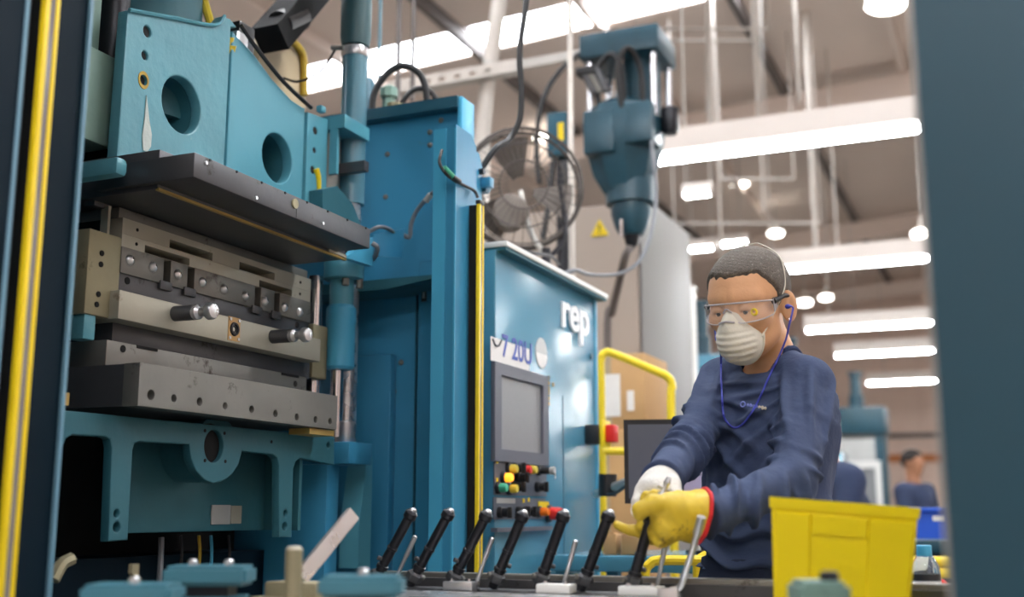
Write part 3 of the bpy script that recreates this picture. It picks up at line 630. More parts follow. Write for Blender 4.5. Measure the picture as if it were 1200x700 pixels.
obj('key_head', MB().cyl((XK+.045, u, v), (XK+.058, u, v), .012, n=12), 'sticker_silver', kk)
for a in ((586, 601), (608, 600), (616, 600)): switch(*a, p2_)
knob(632, 600, 'orange_plastic', p2_, .013, .035); knob(644, 602, 'red_plastic', p2_, .02, .045, 'stop_button')
kbox(629, 588, 641, 595, .004, .006, 'yellow_paint', 'yellow_tag', p2_)
for (px, py) in ((581, 541), (612, 543), (618, 543), (581, 563), (612, 587), (618, 586)):
    u, v = kq(px, py); obj('yellow_mark', MB().box(XK+.004, XK+.0052, u-.006, u+.006, v-.006, v+.006), 'yellow_paint', p1_)
for k in range(9):      # small printed yellow symbols right of the screen
    u, v = kq(643 + (k % 2)*5 if k > 5 else 643, 443+k*6 if k < 6 else 443+(k-6)*8)
    obj('printed_mark', MB().box(XK, XK+.001, u-.007, u+.007, v-.006, v+.006), 'dull_yellow', cab)
u, v = kq(692, 418); obj('door_lock', MB().cyl((XK, u, v), (XK+.006, u, v), .011, n=14), 'deep_teal', cab)
obj('door_seam', MB().box(XK, XK+.0015, *[kq(659, 450)[0], kq(659, 450)[0]+.003], .9, 1.47), 'deep_teal', cab)
es = kbox(685, 498, 691, 521, 0, .05, 'black_plastic', 'stop_switch', cab, .004)
u, v = kq(690, 509)
obj('switch_plate', MB().box(XK+.05, XK+.062, u-.035, u+.05, v-.045, v+.045, .003), 'yellow_paint', es)
obj('switch_handle', MB().box(XK+.062, XK+.095, u-.012, u+.04, v-.030, v+.030, .006), 'red_plastic', es)
obj('hood_cable', MB().tube([P(578, 287, D=3.4), P(620, 296, D=3.5), P(645, 300, D=3.8), P(655, 310, D=4.0)], .006, 6), 'black_rubber', cab)

# ================================================================== behind the cabinet
# big fan
fc = P(611, 222, D=4.35); fa = (Vector((0, 0, 1.15)) + Vector((0, 0, 0)) - fc); fa = Vector((.45, -.88, -.12)).normalized()
fan = thing('industrial_fan', 'round wire-caged industrial fan behind the blue control cabinet', 'fan', (fc.x, fc.y, 0))
cg = MB()
R = .235
for rr, off in ((R, .05), (R, -.05), (R*.96, .085), (R*.7, .11), (R*.4, .12)): cg.ring(fc + fa*off, fa, rr, .0035 if rr < R else .007, 40, 5)
fu, fv = frame(fa)
for k in range(36):
    d = fu*cos(2*pi*k/36) + fv*sin(2*pi*k/36)
    cg.tube([fc + fa*.122 + d*.06, fc + fa*.105 + d*R*.72, fc + fa*.06 + d*R*.99, fc - fa*.05 + d*R], .0016, 4, 3)
obj('cage', cg, 'fan_wire', fan)
bl = MB()
for k in range(3):
    a0 = 2*pi*k/3+.4; V = []
    for i in range(5):
        a = a0 + i*.2
        d = fu*cos(a) + fv*sin(a); V += [fc + d*.05 + fa*(.02-.012*i), fc + d*R*.88 + fa*(.03-.016*i)]
    vs = [bl.bm.verts.new(p) for p in V]
    for i in range(4): bl.bm.faces.new((vs[2*i], vs[2*i+1], vs[2*i+3], vs[2*i+2]))
    r = bmesh.ops.solidify(bl.bm, geom=[f for f in bl.bm.faces if any(v in vs for v in f.verts)], thickness=.003)
obj('blades', bl, 'fan_grey', fan)
mc = P(599, 248, D=4.28)
obj('motor', MB().lathe([(.03, -.14), (.07, -.12), (.07, 0), (.064, .012), (.02, .018)], mc, fa, 28), 'fan_grey', fan)
st = MB().tube([P(656, 215, D=4.3), P(662, 262, D=4.3), P(660, 283, D=4.3), P(646, 300, D=4.3)], .010, 8)
obj('yoke', st, 'black_steel', fan)
pb = P(640, 300, D=4.3)
obj('stand_pole', MB().cyl((pb.x, pb.y, 0.03), (pb.x, pb.y, pb.z+.03), .018), 'black_steel', fan)
obj('stand_arm', MB().tube([Vector((pb.x, pb.y, pb.z)), P(622, 272, D=4.35), fc - fa*.05], .012), 'galv', fan)
obj('stand_base', MB().lathe([(.14, 0), (.14, .02), (.04, .05)], (pb.x, pb.y, 0), n=28), 'black_steel', fan)
# thin vertical pipe and rods
def drop(name, px0, py0, px1, py1, D, r, m, label, cat='pipe', grp=None, floor=False):
    a, b = P(px0, py0, D=D), P(px1, py1, D=D); x, y = (a.x+b.x)/2, (a.y+b.y)/2
    o = obj(name, MB().cyl((x, y, 0 if floor else b.z), (x, y, rz(x)), r, n=12), m); return tag(o, label, cat, grp)
drop('drop_pipe', 671, 0, 667, 310, 4.7, .013, 'conduit', 'thin grey vertical pipe between the fan and the hanging machine head', floor=True)
drop('hanging_rod', 471, 0, 463, 120, 4.6, .011, 'roof_beam', 'dark thin rod above the blue side plate, middle of three', grp='rods above the side plate')
drop('hanging_rod', 487, 0, 481, 118, 4.6, .010, 'roof_beam', 'dark thin rod above the blue side plate, right of three', grp='rods above the side plate')
drop('hanging_rod', 446, 0, 444, 92, 4.6, .007, 'pipe_teal', 'thin bluish rod above the blue side plate, left of three', grp='rods above the side plate')
a, b = P(585, 0, D=6), P(566, 160, D=6)
cp = thing('conduit_pipe', 'thick pale conduit pipe coming down beside the skylight', 'pipe', (b.x, b.y, 0))
top = b + (a-b)*2.6
tk_ = (rz(b.x)-.03-b.z)/((a-b).z); top = b + (a-b)*tk_
obj('pipe', MB().tube([top - Vector((0,0,.0)), a, b, (b.x-.02, b.y, 1.5), (b.x-.02, b.y, 0)], .043, 12, 3), 'conduit', cp)
obj('pipe_clamp', MB().lathe([(.05, -.03), (.05, .03)], P(575, 80, D=6), (a-b), 16), 'galv', cp)
# perforated strut
s0, s1 = P(455, 104, D=6.0), P(606, 77, D=5.92)
stt = thing('perforated_strut', 'pale perforated steel strut running from conduit pipe to hoses', 'strut', s0)
dv = (s1-s0).normalized(); Ls = (s1-s0).length; up_ = Vector((0, 0, 1)); up_ = (up_-dv*up_.dot(dv)).normalized(); nn = dv.cross(up_)
fS = lambda u, v, w: s0 + dv*u + up_*v + nn*w
obj('web', MB().plate([(0, -.04), (Ls, -.04), (Ls, .04), (0, .04)], [circ(.05+.085*k, 0, .022, .012, 12) for k in range(int((Ls-.06)/.085))], fS, -.004, .004), 'conduit', stt)
obj('flange', MB().prism([(0, -.045), (Ls, -.045), (Ls, -.038), (0, -.038)], fS, -.04, .04), 'galv', stt)
s2 = P(690, 62, D=5.8)
obj('strut_extension', MB().bar(s1, s2, .03, .05), 'galv', stt)
# hanging cable
hc = obj('hanging_cable', MB().tube([(P(624, -80, D=3.3).x, P(624, -80, D=3.3).y, 6.08), (P(624, -80, D=3.3).x, P(624, -80, D=3.3).y, 5.0), (P(624, -80, D=3.3).x, P(624, -80, D=3.3).y, 4.0), (P(624, -80, D=3.3).x, P(624, -80, D=3.3).y, 3.3), P(624, -80, D=3.3), P(617, 0, D=3.3), P(609, 60, D=3.3), P(611, 105, D=3.3), P(609, 140, D=3.3), P(597, 163, D=3.3), P(580, 175, D=3.25), (-1.40, 2.93, 2.05)], .0095, 8), 'black_rubber')
tag(hc, 'dark cable hanging from the roof down to the blue post', 'cable')
# hoses above the side plate
ht = thing('hose_loop', 'black looped hoses with brass fittings above the blue side plate', 'hose', P(470, 140, D=3.5))
obj('hose', MB().tube([P(436, 150, D=3.5), P(438, 112, D=3.5), P(452, 88, D=3.5), P(470, 77, D=3.5), P(488, 83, D=3.5), P(498, 100, D=3.5), P(501, 130, D=3.5), P(500, 150, D=3.5)], .011, 8), 'black_rubber', ht)
obj('hose', MB().tube([P(468, 150, D=3.6), P(472, 120, D=3.6), P(486, 105, D=3.6), P(502, 106, D=3.6), P(512, 120, D=3.6), P(515, 150, D=3.6)], .009, 8), 'black_rubber', ht)
obj('hose_fitting', MB().cyl(P(437, 148, D=3.5), P(436, 130, D=3.5), .015, n=8), 'brass_or_lit_edge', ht)
obj('valve', MB().lathe([(.015, 0), (.03, .02), (.03, .05), (.022, .06), (.022, .1), (.03, .1), (.03, .13), (.012, .14)], P(455, 148, D=3.6), (0, 0, 1), 8), 'green_grey', ht)
obj('valve', MB().lathe([(.02, 0), (.02, .05), (.028, .05), (.028, .075), (.015, .08)], P(463, 148, D=3.55), (0, 0, 1), 8), 'steel_olive', ht)
obj('air_cylinder', MB().lathe([(.03, 0), (.03, .15), (.022, .17), (.01, .175)], P(428, 150, D=3.6), (0, 0, 1), 16), 'deep_teal', ht)
obj('manifold', MB().box(*sorted((P(428, 150, D=3.55).x-.08, P(520, 150, D=3.55).x)), P(470, 150, D=3.55).y-.12, P(470, 150, D=3.55).y+.18, 1.87, 2.30, .004), 'black_steel', ht)

# grey enclosure with warning triangle
e0 = P(745, 236, D=5.9)
enc = thing('machine_enclosure', 'tall grey enclosure panel behind the yellow handrail with a yellow warning triangle', 'enclosure', (e0.x-.7, e0.y+.5, 0))
eY1 = P(803, 236, X=e0.x).y
obj('enclosure_body', MB().box(e0.x-2.2, e0.x, e0.y, eY1, 0, e0.z, .01), 'wall_tan', enc)
obj('shaded_side', MB().box(e0.x, e0.x+.02, e0.y+.02, eY1, 0, e0.z+.05, .004), 'wall_grey', enc)  # darker grey sheet puts shade into the enclosure's right face
tp = P(703, 268, Y=e0.y)
wt = obj('warning_triangle', MB().prism([(tp.x-.05, tp.z-.04), (tp.x+.05, tp.z-.04), (tp.x, tp.z+.05)], fY, e0.y-.006, e0.y), 'yellow_paint', enc)
obj('triangle_mark', MB().box(tp.x-.005, tp.x+.005, e0.y-.008, e0.y-.006, tp.z-.012, tp.z+.02).box(tp.x-.005, tp.x+.005, e0.y-.008, e0.y-.006, tp.z-.03, tp.z-.02), 'ink_dark', wt)

# hanging injection unit
DI = 5.2
ic = P(737, 60, D=DI); ix, iy = ic.x, ic.y
zi = lambda py: P(737, py, D=DI).z
inj = thing('injection_unit', 'dark teal injection unit with chrome columns hanging above the grey enclosure', 'machine', (ix, iy, zi(290)))
S = DI/1337
obj('top_plate', MB().box(ix-.20, ix+.19, iy-.16, iy+.16, zi(76), zi(48), .01), 'injector_teal', inj)
for dx, dy in ((-.16, -.11), (.0, -.12), (.15, -.11), (-.14, .11), (.16, .11)):
    obj('column', MB().cyl((ix+dx, iy+dy, zi(150)), (ix+dx, iy+dy, zi(72)), .016), 'chrome', inj)
obj('cylinder', MB().cyl((ix+.05, iy+.02, zi(130)), (ix+.05, iy+.02, zi(74)), .095, n=28), 'injector_teal', inj)
obj('side_motor', MB().lathe([(.03, 0), (.042, .02), (.042, .12), (.03, .13)], (ix+.2, iy-.02, zi(165)), (0, 0, 1), 20), 'black_steel', inj)
obj('manifold', MB().lathe([(.10, zi(228)-zi(172)), (.15, zi(208)-zi(172)), (.19, 0), (.20, zi(150)-zi(172)), (.18, zi(132)-zi(172)), (.11, zi(122)-zi(172))], (ix-.03, iy-.01, zi(172)), (0, 0, 1), 9), 'injector_teal', inj, 20)
obj('manifold_block', MB().box(ix-.17, ix-.02, iy-.2, iy-.05, zi(190), zi(140), .012), 'injector_teal', inj)
obj('manifold_block', MB().box(ix+.02, ix+.16, iy-.19, iy-.03, zi(182), zi(136), .012), 'injector_teal', inj)
obj('barrel_collar', MB().cyl((ix-.005, iy, zi(240)), (ix-.005, iy, zi(210)), .118, n=24), 'injector_teal', inj)
obj('barrel', MB().lathe([(.055, zi(276)-zi(240)), (.075, zi(268)-zi(240)), (.095, zi(252)-zi(240)), (.095, 0)], (ix-.005, iy, zi(240)), (0, 0, 1), 20), 'injector_teal', inj)
obj('nozzle', MB().lathe([(.012, zi(292)-zi(276)), (.03, zi(286)-zi(276)), (.04, 0)], (ix-.005, iy, zi(276)), (0, 0, 1), 16), 'black_steel', inj)
obj('heater_band', MB().box(ix-.03, ix-.015, iy-.1, iy-.08, zi(283), zi(262)), 'chrome', inj)
for k in range(3):
    c = Vector((ix-.12+.03*k, iy-.16, zi(118)+.0)); obj('solenoid', MB().cyl(c, c + Vector((-.05, -.02, .11)), .02, n=10), 'steel_dark' if k != 1 else 'steel_mid', inj)
obj('solenoid_plug', MB().box(ix-.2, ix-.1, iy-.21, iy-.13, zi(98), zi(90), .004), 'black_plastic', inj)
for k, (a, b) in enumerate((((-.1, -.1), (.02, -.14)), ((.02, -.14), (.1, -.1)))):
    obj('hose', MB().tube([(ix+a[0], iy+a[1]-.03, zi(150)), (ix+a[0]-.01, iy+a[1]-.07, zi(100)), (ix+(a[0]+b[0])/2, iy+a[1]-.08, zi(78)), (ix+b[0], iy+b[1]-.05, zi(96)), (ix+b[0], iy+b[1]-.02, zi(140))], .014), 'black_rubber', inj)
obj('support_beam', MB().box(e0.x-.14, e0.x-.05, e0.y+.05, e0.y+.12, e0.z, zi(60), .005), 'injector_teal', inj)
obj('support_bracket', MB().bar((ix, iy+.12, zi(64)), (e0.x-.1, e0.y+.08, zi(64)), .1, .07), 'injector_teal', inj)
# hose and blue box at its left
obj('supply_hose', MB().tube([(ix-.18, iy-.1, zi(60)), P(664, 75, D=5.1), P(643, 102, D=5.1), P(632, 135, D=5.1), P(629, 175, D=5.1), P(632, 215, D=5.1)], .013), 'black_rubber', inj)
bb = P(656, 160, D=5.3)
bx = thing('junction_box', 'blue box with a yellow sticker left of the hanging machine head', 'box', (bb.x, bb.y, 0))
obj('box_body', MB().box(bb.x-.05, bb.x+.05, bb.y-.05, bb.y+.05, bb.z-.11, bb.z+.11, .01), 'deep_teal', bx)
obj('box_sticker', MB().box(bb.x+.01, bb.x+.04, bb.y-.053, bb.y-.05, bb.z-.04, bb.z+.05), 'yellow_paint', bx)
obj('box_post', MB().cyl((bb.x, bb.y+.03, 0), (bb.x, bb.y+.03, bb.z), .03), 'black_steel', bx)
obj('box_hose', MB().tube([P(648, 190, D=5.25), P(643, 240, D=5.2), P(636, 280, D=5.2)], .015), 'black_rubber', bx)
obj('box_hose', MB().tube([P(662, 190, D=5.25), P(664, 220, D=5.2), P(655, 260, D=5.2)], .015), 'black_rubber', bx)
gc = obj('grey_cable', MB().tube([(ix+.14, iy-.14, zi(170)), P(766, 190, D=4.9), P(769, 225, D=4.9), P(764, 270, D=4.8), P(750, 305, D=4.7), P(725, 321, D=4.6), P(690, 322, D=4.4), P(668, 318, D=4.2), (-1.6, 3.80, 1.868)], .008), 'grey_hose')
tag(gc, 'pale grey cable looping from the hanging machine head to the cabinet roof', 'cable')
gc2 = obj('dark_conduit', MB().tube([(ix-.005, iy, zi(288)), P(733, 300, D=5.2), P(727, 325, D=5.35), P(718, 365, D=5.6), P(712, 410, D=5.65), (P(712, 410, D=5.65).x, P(712, 410, D=5.65).y, 0)], .02), 'roof_beam')
tag(gc2, 'dark flexible conduit running down from the machine nozzle', 'hose')

# yellow handrail
hr = thing('yellow_handrail', 'yellow tubular handrail bent in a hoop behind the control cabinet', 'rail', (P(745, 500, D=4.4).x, P(745, 500, D=4.4).y, 0))
a, b = P(704, 440, D=4.4), P(786, 470, D=4.4)
obj('hoop', MB().tube([(a.x, a.y, 0), (a.x, a.y, a.z-.1), P(704, 425, D=4.4), P(709, 414, D=4.4), P(720, 415, D=4.4), P(768, 435, D=4.4), P(782, 442, D=4.4), P(788, 456, D=4.4), (b.x, b.y, b.z-.1), (b.x, b.y, 0)], .016, 10), 'yellow_rail', hr)
c, d = P(704, 529, D=4.4), P(786, 541, D=4.4)
obj('cross_rail', MB().cyl((a.x, a.y, c.z), (b.x, b.y, c.z-.0), .015), 'yellow_rail', hr)
# cardboard boxes stacked behind
def carton(x0, x1, y0, y1, z0, z1, label, papers=()):
    t = thing('cardboard_box', label, 'box', ((x0+x1)/2, (y0+y1)/2, z0), 'cardboard boxes behind the handrail')
    bd = obj('box_body', MB().box(x0, x1, y0, y1, z0, z1, .006), 'cardboard', t)
    obj('tape', MB().box(x0+.4*(x1-x0), x0+.5*(x1-x0), y0-.002, y0, z0+.01, z1-.01), 'tan_tank', t)
    for (a, b, c_, d_) in papers: obj('paper_sheet', MB().box(a, b, y0-.004, y0-.001, c_, d_), 'white_label', t)
    return t
cb = P(706, 640, D=5.0); cr = P(764, 640, D=5.0); yb = cb.y
zz = lambda py: P(730, py, D=5.05).z
z = [0.42, 0.80, zz(505), zz(418)]
pw = lambda px: P(px, 460, Y=yb).x
carton(cb.x-.1, cr.x, yb, yb+.36, 0.02, z[0], 'cardboard box at the bottom of the stack behind the handrail')
carton(cb.x-.1, cr.x, yb, yb+.36, z[0], z[1], 'second cardboard box up from the floor behind the handrail')
carton(cb.x-.1, cr.x-.02, yb, yb+.36, z[1], z[2], 'cardboard box just under the one with white sheets')
carton(cb.x-.1, pw(756), yb, yb+.36, z[2], z[3], 'top cardboard box with two white sheets taped on', [(pw(706), pw(727), zz(490), zz(441)), (pw(735), pw(743), zz(484), zz(461))])
# monitors
def monitor(c, ax, w, h, label, m_face, arm_to):
    t = thing('monitor', label, 'monitor', c); ax = ax.normalized(); n = ax.cross(Vector((0, 0, 1))).normalized(); uz = Vector((0, 0, 1))
    obj('frame', MB().obox(c, ax, n, uz, w/2, .012, h/2), 'black_plastic', t)
    obj('display', MB().obox(c + n*.0125, ax, n, uz, w/2-.012, .001, h/2-.014), m_face, t)
    obj('arm', MB().tube([c - n*.02, c - n*.08 - uz*.02, Vector(arm_to)], .014), 'galv', t)
    return t, ax, n, uz
m1c = P(766, 541, D=3.25)
mon1 = monitor(m1c, Vector((.92, .25, 0)), .165, .235, 'dark monitor on an arm left of the man\'s sleeve', 'bezel_grey', (-1.30, 3.72, 1.16))
ar = P(716, 570, X=-1.28)
obj('arm_joint', MB().cyl(P(712, 582, D=3.75), P(712, 556, D=3.75), .03, n=16), 'black_plastic', mon1[0])
obj('arm_cable', MB().tube([P(712, 580, D=3.7), P(722, 578, D=3.6), P(738, 566, D=3.3)], .005), 'black_rubber', mon1[0])
m2c = P(812, 545, D=3.45)
mon2 = monitor(m2c, Vector((.95, .2, 0)), .24, .20, 'monitor with a lavender display seen under the man\'s arm', 'lavender', (m2c.x, m2c.y+.12, 1.12))
obj('stand', MB().cyl((m2c.x, m2c.y+.12, .975), (m2c.x, m2c.y+.12, 1.14), .014).cyl((m2c.x, m2c.y+.12, .975), (m2c.x, m2c.y+.12, .985), .06), 'black_plastic', mon2[0])
for k in range(3): obj('display_line', MB().obox(m2c + mon2[2]*.0138 + mon2[3]*(-.03+.04*k), mon2[1], mon2[2], mon2[3], .1, .0004, .0015), 'bezel_grey', mon2[0])
# blue cart and low yellow rail
ct = thing('blue_cart', 'low blue steel cart behind the row of black rods', 'cart', (-1.1, 3.3, 0))
c0, c1 = P(700, 648, D=3.4), P(880, 655, D=3.4)
obj('cart_top', MB().box(-1.28, -.35, 3.2, 3.75, .93, .975, .006), 'blue_cab', ct)
obj('cart_shelf', MB().box(-1.26, -.37, 3.22, 3.73, .45, .48, .004), 'blue_cab', ct)
for x in (-1.26, -.40):
    for y in (3.23, 3.69): obj('leg', MB().box(x, x+.04, y, y+.04, 0, .93), 'blue_cab', ct)
obj('cart_apron', MB().box(-1.26, -.37, 3.215, 3.23, .80, .90), 'deep_teal', ct)
tag(obj('brown_carton', MB().box(P(706, 640, Y=3.3).x, P(722, 640, Y=3.3).x, 3.3, 3.36, .976, 1.035, .003).box(P(706, 640, Y=3.3).x+.01, P(722, 640, Y=3.3).x-.01, 3.31, 3.35, 1.035, 1.039), 'cardboard'), 'small brown carton on the blue cart, left', 'box', 'small cartons on the blue cart')
tag(obj('brown_carton', MB().box(P(728, 640, Y=3.3).x, P(748, 640, Y=3.3).x, 3.3, 3.36, .976, 1.03, .003).box(P(730, 640, Y=3.3).x, P(746, 640, Y=3.3).x, 3.31, 3.35, 1.03, 1.034), 'cardboard'), 'small brown carton on the blue cart beside the glove', 'box', 'small cartons on the blue cart')
lr = thing('low_yellow_rail', 'low curved yellow guard rail beside the man\'s hip', 'rail', (P(800, 660, D=2.95).x, P(800, 660, D=2.95).y, 0))
a, b = P(756, 680, D=2.95), P(850, 662, D=2.95)
obj('hoop', MB().tube([(a.x, a.y, 0), (a.x, a.y, a.z-.05), P(756, 672, D=2.95), P(762, 661, D=2.95), P(776, 657, D=2.95), P(840, 658, D=2.95), P(870, 660, D=2.95), (P(890, 690, D=2.95).x, P(890, 690, D=2.95).y, a.z-.05), (P(890, 690, D=2.95).x, P(890, 690, D=2.95).y, 0)], .0125, 10), 'yellow_rail', lr)
a = P(818, 690, D=3.1)
obj('back_hoop', MB().tube([(a.x, a.y, 0), (a.x, a.y, a.z), P(818, 662, D=3.1), P(824, 653, D=3.1), P(840, 649, D=3.1), P(890, 650, D=3.1), (P(905, 690, D=3.1).x, P(905, 690, D=3.1).y, 0)], .0125, 10), 'yellow_rail', lr)

# hanging sprinkler pipes between roof and lamps
for i, (px, y0, D, w) in enumerate(((831, 150, 9.0, .022), (886, 150, 9.5, .022), (933, 120, 10, .016), (948, 300, 11.0, .026), (972, 290, 12.0, .014), (840, 330, 10.5, .014), (889, 250, 12.0, .014))):
    drop('sprinkler_drop', px, -40, px, y0, D, w, 'conduit', 'pale vertical drop pipe number %s from the left in the roof space' % ['one', 'three', 'five', 'six', 'seven', 'two', 'four'][i], grp='vertical drop pipes')
for i, (p0, p1, D) in enumerate((((680, 34), (900, 18), 9.2), ((745, 48), (880, 18), 9.6), ((790, 262), (960, 236), 11.0), ((845, 210), (930, 200), 11.5))):
    a, b = P(*p0, D=D), P(*p1, D=D)
    tag(obj('roof_pipe', MB().cyl(a, (b.x, b.y, a.z), .012, n=10).cyl(a, (a.x, a.y, rz(a.x)), .008, n=6).cyl((b.x, b.y, a.z), (b.x, b.y, rz(b.x)), .008, n=6), 'conduit'), 'horizontal pipe under the roof, %s of four' % ['highest', 'second highest', 'lowest', 'third highest'][i], 'pipe', 'horizontal roof pipes')

# far machines seen left and right of the man
wp = P(809, 340, D=8.0)
tag(obj('white_post', MB().box(wp.x-.03, wp.x+.03, wp.y-.03, wp.y+.03, 0, wp.z, .004).box(wp.x-.04, wp.x+.04, wp.y-.04, wp.y+.04, wp.z, wp.z+.02), 'white_paint_or_glare'), 'slim white post between grey enclosure and man', 'post')
def far_press(px, D, ztop, w, label, m='blue_cab'):
    c = P(px, 500, D=D); t = thing('far_press', label, 'machine', (c.x, c.y, 0), 'presses far down the hall')
    h = ztop
    obj('base', MB().box(c.x-w/2, c.x+w/2, c.y-w/2, c.y+w/2, 0, h*.4, .02), m, t)
    for s in (-1, 1): obj('upright', MB().box(c.x+s*w*.38-.06, c.x+s*w*.38+.06, c.y-.2, c.y+.2, h*.4, h*.8), m, t)
    obj('crown', MB().box(c.x-w/2, c.x+w/2, c.y-w*.35, c.y+w*.35, h*.72, h*.84, .02), m, t)
    obj('head', MB().lathe([(w*.13, 0), (w*.13, h*.06), (w*.09, h*.062), (w*.09, h*.15), (w*.13, h*.152), (w*.13, h*.165)], (c.x, c.y, h*.84), n=14), 'injector_teal', t)
    obj('window', MB().box(c.x-w*.3, c.x+w*.3, c.y-.22, c.y-.2, h*.42, h*.7), 'sticker_silver', t)
    return t
far_press(826, 9.0, 2.75, .5, 'blue press far behind the man\'s right shoulder')
far_press(930, 12.0, 2.9, .6, 'blue press far behind the man\'s ear')
far_press(1005, 15.0, 2.9, .75, 'teal press far behind, left of the distant seated worker', 'injector_teal')
wc = P(958, 500, D=11.0); t = thing('white_cabinet', 'white machine cabinet with grey window behind the man\'s shoulder', 'cabinet', (wc.x, wc.y, 0))
obj('cabinet_body', MB().box(wc.x-.14, wc.x+.14, wc.y, wc.y+.5, P(958, 530, D=11).z, P(958, 485, D=11).z, .02), 'sticker_silver', t)
obj('cabinet_base', MB().box(wc.x-.2, wc.x+.2, wc.y-.02, wc.y+.5, 0, P(958, 530, D=11).z, .01), 'blue_cab', t)
obj('cabinet_window', MB().box(wc.x+.0, wc.x+.11, wc.y-.005, wc.y, P(958, 520, D=11).z, P(958, 495, D=11).z), 'bezel_grey', t)
wf_ = P(1015, 570, D=13.0); t = thing('white_door_frame', 'white framed glass door far behind the yellow bin', 'frame', (wf_.x, wf_.y, 0))
zt = P(1015, 549, D=13).z
for s in (-1, 1): obj('jamb', MB().box(wf_.x+s*.14-.03, wf_.x+s*.14+.03, wf_.y-.03, wf_.y+.03, 0, zt), 'white_paint_or_glare', t)
obj('lintel', MB().box(wf_.x-.17, wf_.x+.17, wf_.y-.03, wf_.y+.03, zt, zt+.08), 'white_paint_or_glare', t)
obj('pane', MB().box(wf_.x-.11, wf_.x+.11, wf_.y, wf_.y+.01, .05, zt), 'screen', t)
# bench with blue bin, rails and bottle at the right
bn = thing('work_bench', 'teal bench with yellow rollers behind the yellow bin', 'bench', (P(1100, 640, D=4.5).x, P(1100, 640, D=4.5).y, 0))
bc = P(1100, 632, D=4.6)
obj('bench_top', MB().box(bc.x-.14, bc.x+.5, bc.y-.2, bc.y+.3, bc.z-.05, bc.z, .006), 'injector_teal', bn)
obj('bench_body', MB().box(bc.x-.10, bc.x+.48, bc.y-.12, bc.y+.28, 0, bc.z-.05), 'black_steel', bn)
for k, py in enumerate((658, 671)):
    a = P(1068, py, D=3.9)
    obj('yellow_roller', MB().cyl(a, a + Vector((.6, .02, 0)), .017, n=12), 'yellow_rail', bn)
obj('bench_shelf', MB().box(P(1066, 690, D=3.4).x, P(1066, 690, D=3.4).x+.5, 3.05, 4.1, .84, .87, .004), 'steel_pale', bn)
obj('shelf_leg', MB().box(P(1066, 690, D=3.4).x+.05, P(1066, 690, D=3.4).x+.1, 3.1, 3.15, 0, .84), 'steel_dark', bn)
obj('bench_knob', MB().ball(P(1103, 687, D=3.3), .02), 'red_plastic', bn)
bb2 = P(1095, 611, D=4.75)
b2 = thing('blue_bin', 'blue plastic bin with a pale label on the far bench', 'bin', (bb2.x, bb2.y, bc.z))
zt = P(1095, 596, D=4.75).z
ob = MB().prism([(bb2.x-.07, bc.z), (bb2.x+.20, bc.z), (bb2.x+.21, zt), (bb2.x-.08, zt)], fY, bb2.y-.1, bb2.y+.12)
obj('bin_body', ob, 'bin_blue', b2)
obj('bin_rim', MB().box(bb2.x-.09, bb2.x+.22, bb2.y-.11, bb2.y+.13, zt-.015, zt+.003, .003), 'bin_blue', b2)
obj('bin_label', MB().box(bb2.x+.0, bb2.x+.05, bb2.y-.102, bb2.y-.1, zt-.05, zt-.03), 'white_label', b2)
# ================================================================== dark column at the right
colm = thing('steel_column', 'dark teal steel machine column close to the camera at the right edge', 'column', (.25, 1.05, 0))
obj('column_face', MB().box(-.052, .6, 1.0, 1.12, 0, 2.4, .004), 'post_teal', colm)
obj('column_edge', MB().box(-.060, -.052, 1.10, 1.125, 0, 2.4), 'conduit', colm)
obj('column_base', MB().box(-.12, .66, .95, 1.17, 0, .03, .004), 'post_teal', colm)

# ================================================================== work table with jig
ZT = .945
tb = thing('work_table', 'grey steel work table carrying the row of black rods', 'table', (-.6, 1.6, 0))
obj('table_top', MB().box(-1.22, -.02, 1.22, 2.12, ZT-.03, ZT, .003), 'steel_mid', tb)
for x in (-1.2, -.09):
    for y in (1.25, 2.04): obj('leg', MB().box(x, x+.05, y, y+.05, 0, ZT-.03), 'deep_teal', tb)
obj('back_rail', MB().box(-1.22, -.02, 2.075, 2.105, ZT, .982, .003), 'steel_mid', tb)
obj('rail_lip', MB().box(-1.22, -.02, 2.06, 2.076, ZT, .972), 'steel_dark', tb)
obj('front_plate', MB().box(-1.05, -.42, 1.72, 1.93, ZT, .9575, .002), 'bright_steel', tb)
obj('rod_bar', MB().box(-1.2, -.55, 1.975, 2.03, ZT, .958, .002), 'steel_dark', tb)
